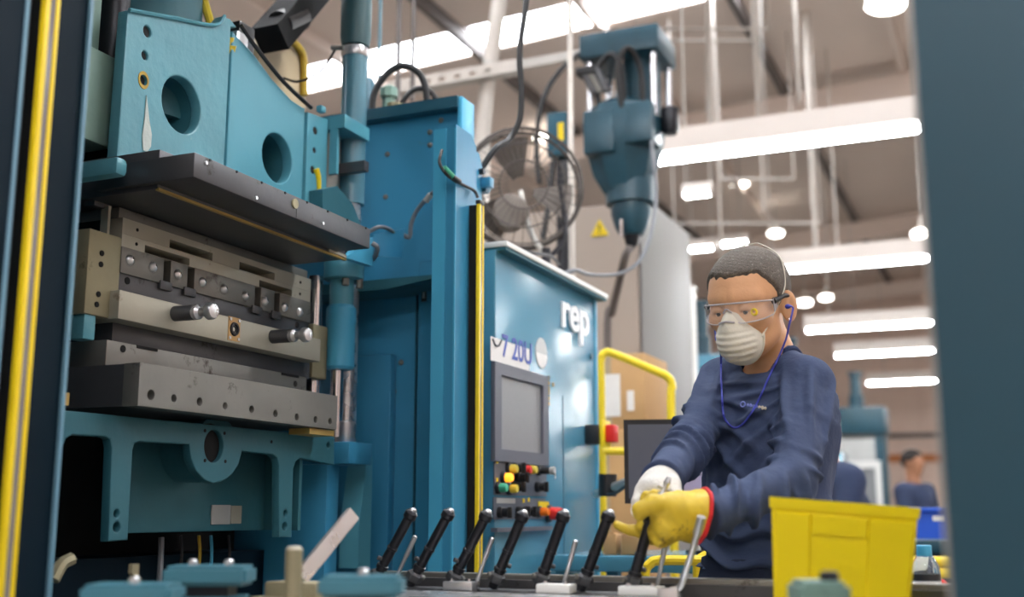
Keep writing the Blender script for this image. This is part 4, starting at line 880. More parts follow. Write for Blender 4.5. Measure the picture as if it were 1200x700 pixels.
# black rods leaning to the right
tops = [(483, 600), (527, 600), (571, 602), (613, 603), (661, 603), (714, 603)]
bases = [(437, 666), (480, 677), (527, 676), (577, 684), (630, 683), (680, 684)]
ordn = ['leftmost', 'second', 'third', 'fourth', 'fifth', 'sixth']
RODM = ['black_steel']*6
def rod(a, b, label, grp='black rods standing in the jig'):
    d = b-a; L = d.length
    t = thing('jig_rod', label, 'rod', a, grp)
    dd = d.normalized(); r = .0097
    obj('shaft', MB().lathe([(r*.9, 0), (r*1.0, .01), (r*1.0, L*.22), (r*1.25, L*.225), (r*1.25, L*.27), (r, L*.275), (r, L*.48), (r*1.12, L*.485), (r*1.12, L*.51), (r, L*.515), (r, L*.9)], a, d, 14), 'black_steel', t)
    obj('cap', MB().lathe([(r*1.05, 0), (r*1.35, .004), (r*1.35, .014), (r*.8, .02), (r*.4, .021)], a + dd*(L*.9), d, 14), 'black_steel', t)
    obj('tip', MB().ball(a + dd*(L*.9+.018), r*.85, (1, 1, .8), 10), 'bright_steel', t)
    obj('nut', MB().lathe([(r*1.5, 0), (r*1.7, .003), (r*1.7, .014), (r*1.3, .018)], a + dd*(.012), d, 6), 'steel_dark', t)
    u, v = frame(d)
    obj('set_screw', MB().cyl(a + dd*L*.33, a + dd*L*.33 + (u*.7 - v*.7)*r*1.8, r*.45, n=8), 'steel_dark', t)
    obj('set_screw', MB().cyl(a + dd*L*.15, a + dd*L*.15 - (u*.7 - v*.7)*r*2.0, r*.5, n=8), 'steel_mid', t)
    return t
for i, (tp_, bs) in enumerate(zip(tops, bases)):
    a, b = P(*bs, Y=2.0), P(*tp_, Y=2.0); a.z = .960
    rod(a, b, '%s black jig rod from the left in the row on the table' % ordn[i])
# bright base blocks
for i, (px, w, lb_) in enumerate(((447, .045, 'pale steel clamp block at the foot of the leftmost rod'), (541, .06, 'pale steel clamp block at the foot of the third rod'), (652, .065, 'steel clamp block whitened for lamp glare between the fifth and sixth rods'), (752, .075, 'steel clamp block whitened for lamp glare under the gloves'))):
    c = P(px, 690, Y=1.955)
    t = thing('clamp_block', lb_, 'clamp', (c.x, 1.955, .945), 'clamp blocks at the rod feet')
    obj('block', MB().box(c.x-w/2, c.x+w/2, 1.935, 1.974, .9575 if i else ZT, .974, .003), 'bright_steel' if i < 2 else 'white_paint_or_glare', t)  # white colour stands in for lamp glare on the last two steel blocks
    for s in (-1, 1): obj('screw', MB().cyl((c.x+s*w*.3, 1.95, .974), (c.x+s*w*.3, 1.95, .979), .005, n=8), 'chrome', t)
# bright pins
for i, (p0, p1, lb_) in enumerate((((460, 668), (487, 628), 'thin bright steel pin beside the leftmost black rod'), ((556, 673), (577, 630), 'thin bright steel pin beside the third black rod'), ((658, 675), (675, 633), 'thin bright steel pin beside the fifth black rod'), ((768, 678), (781, 632), 'thin steel pin under the yellow glove'))):
    a, b = P(*p0, Y=1.99), P(*p1, Y=1.99); a.z = .958
    t = thing('steel_pin', lb_, 'pin', a, 'bright pins between the rods')
    obj('shaft', MB().lathe([(.0038, 0), (.0038, (b-a).length*.55), (.0046, (b-a).length*.6), (.0046, (b-a).length*.98), (.002, (b-a).length)], a, b-a, 10), 'bright_steel', t)
    obj('collar', MB().lathe([(.0075, 0), (.0075, .008), (.004, .01)], a, b-a, 10), 'bright_steel', t)
t = thing('bent_lever', 'silver bent lever rod in front of the yellow glove cuff', 'lever', P(790, 692, Y=1.9))
pts = [P(786, 692, Y=1.90), P(797, 688, Y=1.90), P(803, 672, Y=1.89), P(810, 650, Y=1.88), P(817, 626, Y=1.87), P(822, 606, Y=1.86)]
pts[0].z = max(pts[0].z, .96)
obj('shaft', MB().tube(pts, .0052, 10), 'bright_steel', t)
obj('grip', MB().cyl(pts[4], pts[5], .0072, n=12), 'bright_steel', t)
obj('foot', MB().box(pts[0].x-.02, pts[0].x+.015, pts[0].y-.012, pts[0].y+.012, ZT, pts[0].z+.003, .002), 'bright_steel', t)
# teal holders in the foreground
def holder(px0, px1, py_top, D, label, bolts=2, m='teal_holder', zb=None, cap=None):
    a, b = P(px0, py_top, D=D), P(px1, py_top, D=D); c = (a+b)/2; w = (b-a).length; ax = (b-a).normalized(); n = Vector((-ax.y, ax.x, 0))
    t = thing('clamp_holder', label, 'fixture', (c.x, c.y, ZT), 'teal fixtures in the foreground')
    zb = zb if zb is not None else ZT; zt = c.z
    h = zt-zb
    cc = Vector((c.x, c.y, 0)) + n*.04
    obj('lower_jaw', MB().obox(cc + Vector((0, 0, zb+h*.2)), ax, n, Vector((0, 0, 1)), w*.42, .035, h*.2), m, t)
    obj('neck', MB().obox(cc + Vector((0, 0, zb+h*.5)), ax, n, Vector((0, 0, 1)), w*.28, .028, h*.14), 'black_steel', t)
    mb = MB().obox(cc + Vector((0, 0, zb+h*.80)), ax, n, Vector((0, 0, 1)), w*.5, .04, h*.2)
    bmesh.ops.bevel(mb.bm, geom=list(mb.bm.edges), offset=.006, segments=2, affect='EDGES')
    obj('upper_jaw', mb, m, t)
    for k in range(bolts):
        p = cc + ax*(w*(.22 if bolts > 1 else 0)*(k*2-1)) + Vector((0, 0, zt))
        obj('bolt', MB().lathe([(.008, 0), (.008, .006), (.005, .009)], p, (0, 0, 1), 10), cap or 'bright_steel', t)
    return t
holder(190, 288, 664, 1.75, 'teal clamp holder with two bolts at the lower left')
holder(92, 200, 686, 1.55, 'low teal clamp holder left of the one with two bolts', 1)
holder(372, 470, 676, 1.55, 'blurred teal clamp holder in front of the leftmost rod', 1)
t = holder(940, 998, 683, 1.35, 'grey-green clamp holder with a black knob before the yellow bin', 0, 'green_grey')
p = P(972, 681, D=1.39); obj('knob', MB().lathe([(.010, -.02), (.0115, 0), (.0115, .008), (.009, .011)], p, (0, 0, 1), 16), 'black_plastic', t)
hp = P(345, 641, D=1.7)
t = thing('brown_dowel', 'upright dull brown steel dowel at the lower left', 'pin', (hp.x, hp.y, ZT))
obj('shaft', MB().cyl((hp.x, hp.y, ZT), (hp.x, hp.y, hp.z-.004), .0125, n=18), 'steel_olive', t)
obj('chamfer', MB().lathe([(.0125, 0), (.009, .005)], (hp.x, hp.y, hp.z-.004), n=18), 'steel_pale', t)
a, b = P(352, 678, D=1.95), P(414, 602, D=2.05)
t = thing('flat_bar', 'slanting flat silver steel bar leaning at the press', 'bar', a)
mb = MB().bar(a, b, .012, .027, (-.35, -.45, .8)); bmesh.ops.bevel(mb.bm, geom=list(mb.bm.edges), offset=.0015, segments=1, affect='EDGES')
obj('bar_body', mb, 'bright_steel', t)
obj('bar_foot', MB().box(a.x-.05, a.x+.05, a.y-.03, a.y+.03, ZT, a.z-.005, .003), 'steel_olive', t)
t = thing('notched_bracket', 'small notched steel bracket on the table in front of the press', 'bracket', (P(155, 680, D=2.0).x, P(155, 680, D=2.0).y, ZT))
p0 = P(155, 665, D=1.95)
obj('upright', MB().prism([(p0.y-.006, ZT), (p0.y+.012, ZT), (p0.y+.012, p0.z+.005), (p0.y-.004, p0.z+.005), (p0.y-.004, p0.z-.01), (p0.y+.002, p0.z-.014), (p0.y-.006, p0.z-.02)], fX, p0.x-.004, p0.x+.004), 'steel_olive', t)
obj('foot', MB().box(p0.x-.03, p0.x+.06, p0.y-.02, p0.y+.03, ZT, ZT+.012, .002), 'steel_olive', t)
# tray bar at the lower left (steel strip between the holders)
tag(obj('steel_strip', MB().box(P(300, 690, Y=1.62).x, P(372, 690, Y=1.62).x, 1.60, 1.68, ZT, ZT+.018, .003).box(P(318, 690, Y=1.62).x, P(352, 690, Y=1.62).x, 1.62, 1.66, ZT+.018, ZT+.026, .002), 'steel_olive'), 'dull steel strip lying beside the brown dowel', 'strip')

# ================================================================== yellow bin (tapered, rimmed, hollow)
bc_ = P(978, 592, D=1.865); bw = 166/F_PX*1.735
bin_ = thing('yellow_bin', 'yellow plastic bin with ribbed front standing on the work table', 'bin', (bc_.x, bc_.y, ZT+.0085), local=True)
bin_.rotation_euler = (0, 0, YAW)
H = P(990, 590, D=1.735).z - ZT - .0085; w1, w0 = bw/2, bw/2*.885; d1, d0 = .15, .13
def shell(wb, wt, db, dt, z0, z1): return [(-wb, -db, z0), (wb, -db, z0), (wb, db, z0), (-wb, db, z0), (-wt, -dt, z1), (wt, -dt, z1), (wt, dt, z1), (-wt, dt, z1)]
mb = MB(); V = shell(w0, w1*.975, d0, d1*.975, 0, H) + shell(w0-.004, w1*.975-.004, d0-.004, d1*.975-.004, .004, H)
mb.faces(V, [(0,3,2,1), (0,1,5,4), (1,2,6,5), (2,3,7,6), (3,0,4,7), (8,9,10,11), (8,12,13,9), (9,13,14,10), (10,14,15,11), (11,15,12,8), (4,5,13,12), (5,6,14,13), (6,7,15,14), (7,4,12,15)])
obj('bin_body', mb, 'yellow_bin', bin_)
mb = MB()
V = shell(w1*.99, w1, d1*.99, d1, H-.014, H+.002) + shell(w1*.965, w1*.965, d1*.965, d1*.965, H-.014, H+.002)
mb.faces(V, [(0,1,5,4), (1,2,6,5), (2,3,7,6), (3,0,4,7), (8,12,13,9), (9,13,14,10), (10,14,15,11), (11,15,12,8), (4,5,13,12), (5,6,14,13), (6,7,15,14), (7,4,12,15), (0,8,9,1), (1,9,10,2), (2,10,11,3), (3,11,8,0)])
obj('bin_rim', mb, 'yellow_bin', bin_)
def fp(x, z, o=0.0): k = z/H; return Vector((x*(w0+(w1*.975-w0)*k), -(d0+(d1*.975-d0)*k)-o, z))
def pad(x0, x1, z0, z1, o, name):
    mb = MB(); V = [fp(x0, z0, -.001), fp(x1, z0, -.001), fp(x1, z1, -.001), fp(x0, z1, -.001), fp(x0+.02, z0, o), fp(x1-.02, z0, o), fp(x1-.02, z1-.005, o), fp(x0+.02, z1-.005, o)]
    mb.faces(V, [(0,3,2,1), (4,5,6,7), (0,1,5,4), (1,2,6,5), (2,3,7,6), (3,0,4,7)]); obj(name, mb, 'yellow_bin', bin_)
pad(-.96, -.45, .005, H*.9, .004, 'front_rib'); pad(.35, .97, .005, H*.9, .004, 'front_rib'); pad(-.45, .35, H*.70, H*.9, .003, 'front_rib')
bin_.rotation_euler = (0, radians(4.6), YAW-.27)

# ================================================================== water bottle on the bench shelf
bp0 = P(1086, 694, D=3.2)
wb = thing('water_bottle', 'clear water bottle with blue cap and black label behind the yellow bin', 'bottle', (bp0.x, bp0.y, .87))
mat('bottle_plastic', (225, 232, 236), 0.08, trans=0.9, ior=1.2, var=0.02)
zb = lambda py: P(1086, py, D=3.2).z
hb = zb(640)-.87; r = .040
obj('bottle_body', MB().lathe([(r*.9, 0), (r, .01), (r, zb(672)-.87), (r*.95, zb(664)-.87), (r*.6, zb(653)-.87), (r*.42, zb(650)-.87), (r*.42, hb-.012)], (bp0.x, bp0.y, .87), n=24), 'bottle_plastic', wb)
obj('bottle_label', MB().lathe([(r*1.01, zb(680)-.87), (r*1.01, zb(673)-.87)], (bp0.x, bp0.y, .87), n=24, cap=False), 'black_plastic', wb)
obj('bottle_label', MB().lathe([(r*1.01, zb(690)-.87), (r*1.01, zb(681)-.87)], (bp0.x, bp0.y, .87), n=24, cap=False), 'sticker_silver', wb)
obj('bottle_cap', MB().lathe([(r*.48, hb-.03), (r*.5, hb-.028), (r*.5, hb), (r*.44, hb+.002)], (bp0.x, bp0.y, .87), n=20), 'blue_light', wb)
# ================================================================== people: implicit surfaces turned into meshes
CY, SY = cos(YAW), sin(YAW)
def Lp(px, py, D):                                    # place in the room, in axes x = image right, y = away, z = up
    p = P(px, py, D=D); return np.array([p.x*CY + p.y*SY, -p.x*SY + p.y*CY, p.z])
def toW(v): v = np.asarray(v); return np.stack([v[..., 0]*CY - v[..., 1]*SY, v[..., 0]*SY + v[..., 1]*CY, v[..., 2]], -1)
def WV(v): return Vector(toW(np.asarray(v, float)))
def nets(f, lo, h):
    n = [(int(math.ceil((hi-l)/h))+1) for l, hi in zip(lo[0], lo[1])]; o = np.array(lo[0], np.float32)
    ax = [o[i] + h*np.arange(n[i], dtype=np.float32) for i in range(3)]
    G = np.stack(np.meshgrid(*ax, indexing='ij'), -1); V = f(G).astype(np.float32); s = V < 0
    c = lambda A, i, j, k: A[i:A.shape[0]-1+i, j:A.shape[1]-1+j, k:A.shape[2]-1+k]
    cnt = sum(c(s, i, j, k).astype(np.int8) for i in (0,1) for j in (0,1) for k in (0,1)); act = (cnt > 0) & (cnt < 8)
    I = np.argwhere(act); idx = -np.ones(act.shape, np.int64); idx[act] = np.arange(len(I))
    acc = np.zeros((len(I), 3)); num = np.zeros(len(I))
    cs = [(i, j, k) for i in (0,1) for j in (0,1) for k in (0,1)]
    for a in cs:
        for d in range(3):
            if a[d]: continue
            b = list(a); b[d] = 1
            va = V[I[:,0]+a[0], I[:,1]+a[1], I[:,2]+a[2]]; vb = V[I[:,0]+b[0], I[:,1]+b[1], I[:,2]+b[2]]
            m = (va < 0) != (vb < 0); t = np.where(m, va/np.where(m, va-vb, 1), 0)
            p = np.tile(np.array(a, float), (len(I), 1)); p[:, d] = t
            acc += p*m[:, None]; num += m
    vert = (I + acc/num[:, None])*h + o
    Q = []
    for d in range(3):
        e, g = [(1, 2), (2, 0), (0, 1)][d]
        A = [slice(None)]*3; B = [slice(None)]*3; A[d] = slice(0, -1); B[d] = slice(1, None)
        sa, sb = s[tuple(A)], s[tuple(B)]; X = np.argwhere(sa != sb)
        X = X[(X[:, e] > 0) & (X[:, g] > 0) & (X[:, e] < s.shape[e]-1) & (X[:, g] < s.shape[g]-1)]
        fl = sa[X[:,0], X[:,1], X[:,2]]
        def at(de, dg): Y = X.copy(); Y[:, e] -= de; Y[:, g] -= dg; return idx[Y[:,0], Y[:,1], Y[:,2]]
        q4 = np.stack([at(1, 1), at(0, 1), at(0, 0), at(1, 0)], 1); q4[~fl] = q4[~fl][:, ::-1]; Q.append(q4)
    return vert, np.concatenate(Q)
def sdf_obj(name, f, lo, h, m, parent=None, post=None):
    v, qd = nets(f, lo, h)
    if post is not None: v = post(v)
    w = toW(v); c = np.array([(w[:, 0].min()+w[:, 0].max())/2, (w[:, 1].min()+w[:, 1].max())/2, w[:, 2].min()])
    me = bpy.data.meshes.new(name); me.from_pydata((w-c).tolist(), [], qd.tolist()); me.update()
    me.polygons.foreach_set('use_smooth', [True]*len(me.polygons)); me.materials.append(MATS[m])
    o = bpy.data.objects.new(name, me); COL.objects.link(o); C_ = Vector(c)
    o.location = C_ - (ORG[parent.name] if parent else Vector()); ORG[o.name] = C_
    if parent: o.parent = parent
    return o
nrm = lambda a: np.sqrt((a*a).sum(-1))
def cap(p, a, b, ra, rb=None):
    a, b = np.asarray(a, np.float32), np.asarray(b, np.float32); rb = ra if rb is None else rb
    ba = b-a; t = np.clip(((p-a)@ba)/(ba@ba), 0, 1); return nrm(p-a-t[..., None]*ba) - (ra+(rb-ra)*t)
def ell(p, c, r):
    r = np.asarray(r, np.float32); u = (p-np.asarray(c, np.float32)); k0 = nrm(u/r); k1 = nrm(u/(r*r)); return k0*(k0-1)/np.maximum(k1, 1e-6)
def smin(a, b, k): h = np.clip(.5+.5*(b-a)/k, 0, 1); return b+(a-b)*h-k*h*(1-h)
def smax(a, b, k): return -smin(-a, -b, k)
def sstep(a, b, x): t = np.clip((x-a)/(b-a), 0, 1); return t*t*(3-2*t)
def wob(p, s, seed=0):                                # cheap smooth noise
    r = np.random.RandomState(seed); out = 0
    for k in range(5):
        d = r.normal(size=3); d /= np.linalg.norm(d); out = out + np.sin((p@d.astype(np.float32))*s*(1+.35*k) + r.uniform(0, 6.28))/(1+.3*k)
    return out/3.2
def rot(yaw, pitch, roll):
    # head/torso axes: x = own left, y = forward, z = up.  facing yaw measured from the camera towards image left
    f = np.array([-sin(yaw), -cos(yaw), 0]); l = np.array([cos(yaw), -sin(yaw), 0]); u = np.array([0, 0, 1.])
    f2 = f*cos(pitch) - u*sin(pitch); u2 = u*cos(pitch) + f*sin(pitch)
    l3 = l*cos(roll) + u2*sin(roll); u3 = u2*cos(roll) - l*sin(roll)
    return np.stack([l3, f2, u3]).astype(np.float32)   # rows = axes

mat('skin', (222, 170, 128), 0.5, var=0.08, scale=18, bump=0.12, bscale=160)
mat('skin_far', (170, 120, 90), 0.6, var=0.1)
mat('hair_grey', (96, 88, 80), 0.75, var=0.5, scale=260, bump=0.6, bscale=420, wear=(150, 144, 136), wear_amt=0.35, wear_scale=120)
mat('hair_dark', (40, 34, 32), 0.8, var=0.3)
mat('shirt_navy', (60, 74, 106), 0.88, var=0.12, scale=5, bump=0.9, bscale=34)
mat('shirt_rib', (52, 66, 100), 0.9, var=0.1, scale=40, bump=0.4, bscale=300)
mat('trouser_navy', (40, 50, 76), 0.9, var=0.12, scale=8, bump=0.3, bscale=350)
mat('glove_yellow', (212, 182, 48), 0.5, var=0.16, scale=14, bump=0.3, bscale=70, wear=(120, 92, 36), wear_amt=0.34, wear_scale=18)
mat('glove_white', (222, 220, 214), 0.85, var=0.06, scale=20, bump=0.5, bscale=220)
mat('cuff_red', (206, 36, 40), 0.7, var=0.1)
mat('mask_white', (226, 222, 208), 0.8, var=0.04, scale=20, bump=0.15, bscale=200)
mat('cord_blue', (66, 76, 186), 0.5, var=0.08)
mat('lens_clear', (230, 232, 236), 0.06, var=0.0, alpha=0.16, spec=0.8)
mat('lens_frame', (196, 192, 196), 0.2, var=0.03, alpha=0.75)
mat('eye_white', (214, 206, 196), 0.2, var=0.03)
mat('eye_dark', (38, 26, 20), 0.15, var=0.05)
mat('brow_dark', (34, 26, 22), 0.8, var=0.2)

# ---------------------------------------------------------------- the worker
man_base = toW(Lp(902, 650, 2.46)); 
man = thing('person', 'man in navy shirt with white dust mask, safety glasses and gloves at the table', 'person', (man_base[0], man_base[1], 0))
HY, HP, HR = radians(39), radians(15), radians(-2)
HM = rot(HY, HP, HR); HC = Lp(879, 361, 2.40).astype(np.float32)
toH = lambda p: (p-HC)@HM.T
def H2L(h): return HC + np.asarray(h, np.float32)@HM
def HW(*h): return WV(H2L(h))
NB = Lp(903, 415, 2.46).astype(np.float32)             # base of the neck
mir = lambda h: np.concatenate([np.abs(h[..., :1]), h[..., 1:]], -1)
def f_cran(h): return smin(ell(h, (0, -.014, .043), (.0755, .098, .084)), ell(h, (0, .018, .035), (.068, .074, .068)), .03)
def f_head(p):
    h = toH(p); m = mir(h)
    d = f_cran(h)
    d = smin(d, ell(h, (0, .026, -.028), (.060, .064, .078)), .03)
    d = smin(d, cap(m, (.045, .006, -.052), (.012, .062, -.086), .019, .016), .028)
    d = smin(d, cap(m, (.0, .068, -.084), (.008, .066, -.084), .016), .02)
    d = smin(d, ell(m, (.042, .058, -.016), (.024, .026, .02)), .02)          # cheekbones
    d = smin(d, cap(m, (.010, .083, .031), (.046, .068, .030), .0125, .010), .018)  # brow
    d = smax(d, -ell(m, (.032, .097, .006), (.019, .016, .013)), .010)        # eye sockets
    d = smin(d, ell(m, (.031, .0748, .0045), (.0168, .0150, .0130)), .005)    # lids
    d = smax(d, -ell(m, (.031, .0905, -.0005), (.0115, .0075, .0026)), .002)   # eye slit
    n = smin(cap(h, (0, .083, .022), (0, .101, -.020), .0072, .0105), cap(m, (.0, .098, -.023), (.010, .091, -.027), .009, .008), .008)
    d = smin(d, n, .010)
    d = smin(d, cap(m, (0, .088, -.062), (.02, .079, -.062), .0075, .005), .010)
    e = ell((m-np.array([.081, -.016, -.004], np.float32))@np.array([[.86, .5, 0], [-.5, .86, 0], [0, 0, 1]], np.float32).T, (0, 0, 0), (.0075, .020, .034))
    e = smax(e, -ell(m, (.092, -.010, -.002), (.009, .010, .018)), .005)
    d = smin(d, e, .008)
    d = smin(d, cap(p, H2L((0, -.034, -.035)), NB, .047, .052), .025)
    ch = cap(p, NB + np.array([-.06, .05, -.075], np.float32), NB + np.array([.05, -.05, -.075], np.float32), .045)
    return smin(d, ch, .05)
lo = np.minimum(HC, NB) - [.17, .15, .12]; hi = np.maximum(HC, NB) + [.17, .15, .15]
sdf_obj('body', f_head, (lo, hi), .0026, 'skin', man)
hl_y = np.array([-.12, -.07, -.045, -.03, -.022, -.012, .004, .014, .022, .04, .058, .075, .1])
hl_z = np.array([-.075, -.07, -.06, -.035, .01, .026, .018, -.008, .03, .052, .072, .074, .068])
def f_hair(p):
    h = toH(p); zl = np.interp(h[..., 1], hl_y, hl_z) + .004*wob(h, 220, 3)
    t = sstep(-.006, .012, h[..., 2]-zl)
    return f_cran(h) + .004 - .0095*t*(1+.0) + .0009*wob(h, 900, 5)*t
sdf_obj('hair', f_hair, (HC-[.13, .13, .12], HC+[.13, .13, .15]), .0026, 'hair_grey', man)
for s in (-1, 1):
    e = obj('eye', MB().ball(HW(s*.031, .0752, .004), .0125, seg=14), 'eye_white', man)
    obj('iris', MB().ball(HW(s*.031, .0838, -.001), .0056, seg=10), 'eye_dark', e)
    obj('eyebrow', MB().tube([HW(s*.014, .0945, .029), HW(s*.03, .0895, .035), HW(s*.048, .0775, .031)], lambda t: .004-.0022*t, 6, 5), 'brow_dark', man)
# safety glasses: wrap-around clear lens
def lens_pt(a, z, r=0.0): return HW((.0815+r)*sin(a), .016 + (.088+r)*cos(a)**.85 if cos(a) > 0 else .016, z)
gl = obj('safety_glasses', MB().tube([lens_pt(a, .021 - .004*(abs(a)/1.2)**2, .001) for a in np.linspace(-1.22, 1.22, 25)], .0021, 6, 2), 'lens_frame', man)
mb = MB(); A = np.linspace(-1.22, 1.22, 41); rowsv = []
for a in A:
    low = -.022 + .017*math.exp(-(a/.17)**2) + .010*(abs(a)/1.22)**3
    rowsv.append([mb.bm.verts.new(lens_pt(a, .020 - .004*(abs(a)/1.2)**2 + (low-.020)*k/5)) for k in range(6)])
for r0, r1 in zip(rowsv, rowsv[1:]):
    for k in range(5): mb.bm.faces.new((r0[k], r1[k], r1[k+1], r0[k+1]))
obj('lens', mb, 'lens_clear', gl)
obj('lens_rim', MB().tube([lens_pt(a, -.022 + .017*math.exp(-(a/.17)**2) + .010*(abs(a)/1.22)**3, .0005) for a in A[::2]], .0014, 6, 2), 'lens_frame', gl)
obj('nose_piece', MB().tube([HW(-.010, .104, .002), HW(0, .108, .010), HW(.010, .104, .002)], .002, 6), 'lens_frame', gl)
obj('lens_mark', MB().ring(HW(.050, .0845, -.002), WV(HM[1]), .0058, .0026, 16, 6), 'yellow_paint', gl)
for s in (-1, 1):
    obj('temple_arm', MB().tube([HW(s*.0775, .046, .014), HW(s*.0805, .03, .016), HW(s*.0815, .0, .020), HW(s*.083, -.02, .016)], lambda t: .0068-.0026*t, 8, 4), 'black_plastic', gl)
    obj('side_shield', MB().prism([(.050, -.008), (.034, .0), (.034, .018), (.050, .020)], lambda u, v, w: HW(s*(.0775 + w), u, v), 0, .002), 'lens_frame', gl)
# dust mask: ribbed cup
MC = np.array([0, .060, -.058], np.float32)
def f_mask(p):
    h = toH(p)-MC; u = h
    d = ell(u, (0, 0, 0), (.049, .060, .056))
    d = smin(d, ell(u, (0, .026, .034), (.019, .034, .033)), .017)            # rise over the nose
    w = sstep(.012, .03, u[..., 1])*sstep(.030, .012, u[..., 2])
    d = d + .0009*np.sin(u[..., 2]*2*pi/.0135 - 900*u[..., 0]**2)*w
    rim = np.abs(u[..., 1]+.004-.0*u[..., 2])-.0022
    rimd = smax(ell(u, (0, 0, .004), (.0535, .5, .061)), rim, .002)
    d = np.maximum(d, -(u[..., 1]+.006))
    return smin(d, rimd, .004)
mk = sdf_obj('dust_mask', f_mask, (HC-[.13, .15, .16], HC+[.13, .1, .08]), .0022, 'mask_white', man)
obj('nose_clip', MB().tube([HW(-.018, .113, -.018), HW(0, .1215, -.014), HW(.018, .113, -.018)], .0022, 6), 'lens_frame', mk)
for s in (-1, 1):
    obj('mask_strap', MB().tube([HW(s*.050, .062, -.056), HW(s*.069, .032, -.012), HW(s*.0815, .012, .022), HW(s*.083, -.008, .048), HW(s*.066, -.035, .10), HW(s*.02, -.045, .132), HW(0, -.045, .1335)], .0016, 6), 'mask_white', mk)
obj('ear_stud', MB().ball(HW(.0845, -.004, -.031), .0036, seg=10), 'chrome', man)

# ---------------------------------------------------------------- shirt
TY = radians(46); TM = rot(TY, 0, 0)
tz = np.array([.90, .97, 1.04, 1.12, 1.20, 1.28, 1.34, 1.37, 1.39, 1.42])
tw = np.array([.150, .148, .142, .138, .142, .150, .148, .124, .080, .03])
td = np.array([.112, .112, .108, .104, .108, .112, .108, .098, .070, .03])
ca, cb_, cc_ = Lp(902, 650, 2.47), Lp(899, 520, 2.46), Lp(905, 416, 2.475)
cz = [ca[2], cb_[2], cc_[2]]; cxs = [ca[0], cb_[0], cc_[0]]; cys = [ca[1], cb_[1], cc_[1]]
J = {k: Lp(*v).astype(np.float32) for k, v in dict(lsh=(946, 452, 2.36), lel=(929, 566, 2.20), lwr=(826, 604, 2.06), rsh=(846, 450, 2.55), rel=(810, 517, 2.36), rwr=(778, 561, 2.15)).items()}
def f_torso(p):
    z = p[..., 2]; x = p[..., 0]-np.interp(z, cz, cxs); y = p[..., 1]-np.interp(z, cz, cys)
    l = x*TM[0, 0] + y*TM[0, 1]; f = x*TM[1, 0] + y*TM[1, 1]
    w, d = np.interp(z, tz, tw), np.interp(z, tz, td)
    e = (np.abs(l/w)**2.3 + np.abs(f/d)**2.3)**(1/2.3)
    r = (e-1)*np.minimum(w, d)*.95
    return np.maximum(r, z-1.452), l, f
def arm(p, a, b, c, r):
    d1 = cap(p, a, b, r[0], r[1]); d2 = cap(p, b, c, r[1], r[2]); return d1, d2
def along(p, a, b): ba = b-a; return ((p-a)@ba)/np.sqrt(ba@ba)
def crease(ph, sh=3.0): return .33 - (.5+.5*np.sin(ph))**sh    # narrow raised folds, broad hollows
def around(p, a, b):
    ax = (b-a)/np.linalg.norm(b-a); u = np.cross(ax, [0, 0, 1.]); u /= np.linalg.norm(u); v = np.cross(ax, u); w = p-a
    return np.arctan2(w@v.astype(np.float32), w@u.astype(np.float32))
def f_shirt(p, folds=True):
    d, l, f = f_torso(p); z = p[..., 2]
    if folds:
        g, g2, g4 = wob(p, 9, 2), wob(p, 21, 8), wob(p, 45, 3)
        fan = np.arctan2(z-1.37, l-.19); rad = np.sqrt((z-1.37)**2 + (l-.19)**2)      # folds fanning out of the left armpit
        d = d + .022*crease(fan*25 + 1.8*g + .6*g4, 3.5)*sstep(.05, .13, rad)*sstep(.40, .20, rad)*(.65+.5*g2)
        fan2 = np.arctan2(z-1.37, -l-.19); rad2 = np.sqrt((z-1.37)**2 + (l+.19)**2)
        d = d + .021*crease(fan2*24 + 1.8*g + 1, 3.5)*sstep(.05, .13, rad2)*sstep(.36, .2, rad2)*(.65+.5*g2)
        d = d + .020*crease(z*95 + l*16 + f*12 + 2.2*g2 + 2.2*g + .5*g4, 3)*sstep(1.16, 1.03, z)
        d = d + .004*g2 + .0012*g4
    for sd in ('l', 'r'):
        a, b, c = J[sd+'sh'], J[sd+'el'], J[sd+'wr']
        d1, d2 = arm(p, a, b, c, (.055, .046, .039) if sd == 'l' else (.051, .043, .037))
        if folds:
            t1 = along(p, a, b); t2 = along(p, b, c); L1, L2 = np.linalg.norm(b-a), np.linalg.norm(c-b)
            g, g3, g4 = wob(p, 14, 6), wob(p, 30, 16), wob(p, 52, 19)
            th1, th2 = around(p, a, b), around(p, b, c)
            d1 = d1 + .022*crease(t1*105 + 3.2*np.sin(th1+.6) + 3.4*g + .9*g4, 3.2)*sstep(L1*.25, L1*.9, t1)*sstep(-.5, .45, g3)
            d1 = d1 + .013*crease(th1*6 + t1*18 + 1.5*g, 3)*sstep(-.04, .05, t1)*sstep(L1*.8, L1*.4, t1)
            d2 = d2 + .020*crease(t2*125 + 3.4*np.sin(th2+1.8) + 3.6*g + 1.0*g4, 3.2)*sstep(-.03, .03, t2)*sstep(-.5, .4, g3)
            d2 = d2 + .0015*g4
        d2 = np.maximum(d2, along(p, b, c) - np.linalg.norm(c-b) - .002)
        d = smin(d, smin(d1, d2, .015), .026)
    for sd in ('l', 'r'): d = smin(d, cap(p, NB + np.array([.0, .012, -.022], np.float32), J[sd+'sh'] + np.array([0, 0, .012], np.float32), .055, .042), .03)
    neck = cap(p, NB + np.array([.004, .0, -.05], np.float32), H2L((0, -.03, -.04)), .060, .056)
    d = smax(d, -neck, .008)
    return np.maximum(d, .985 - z + .008*wob(p, 30, 9))
smn = np.minimum.reduce(list(J.values()) + [ca, cc_]) - [.16, .2, .1]; smx = np.maximum.reduce(list(J.values()) + [ca, cc_]) + [.18, .2, .1]
smn[2] = .96; smx[2] = 1.47
sdf_obj('shirt', f_shirt, (smn, smx), .0042, 'shirt_navy', man)
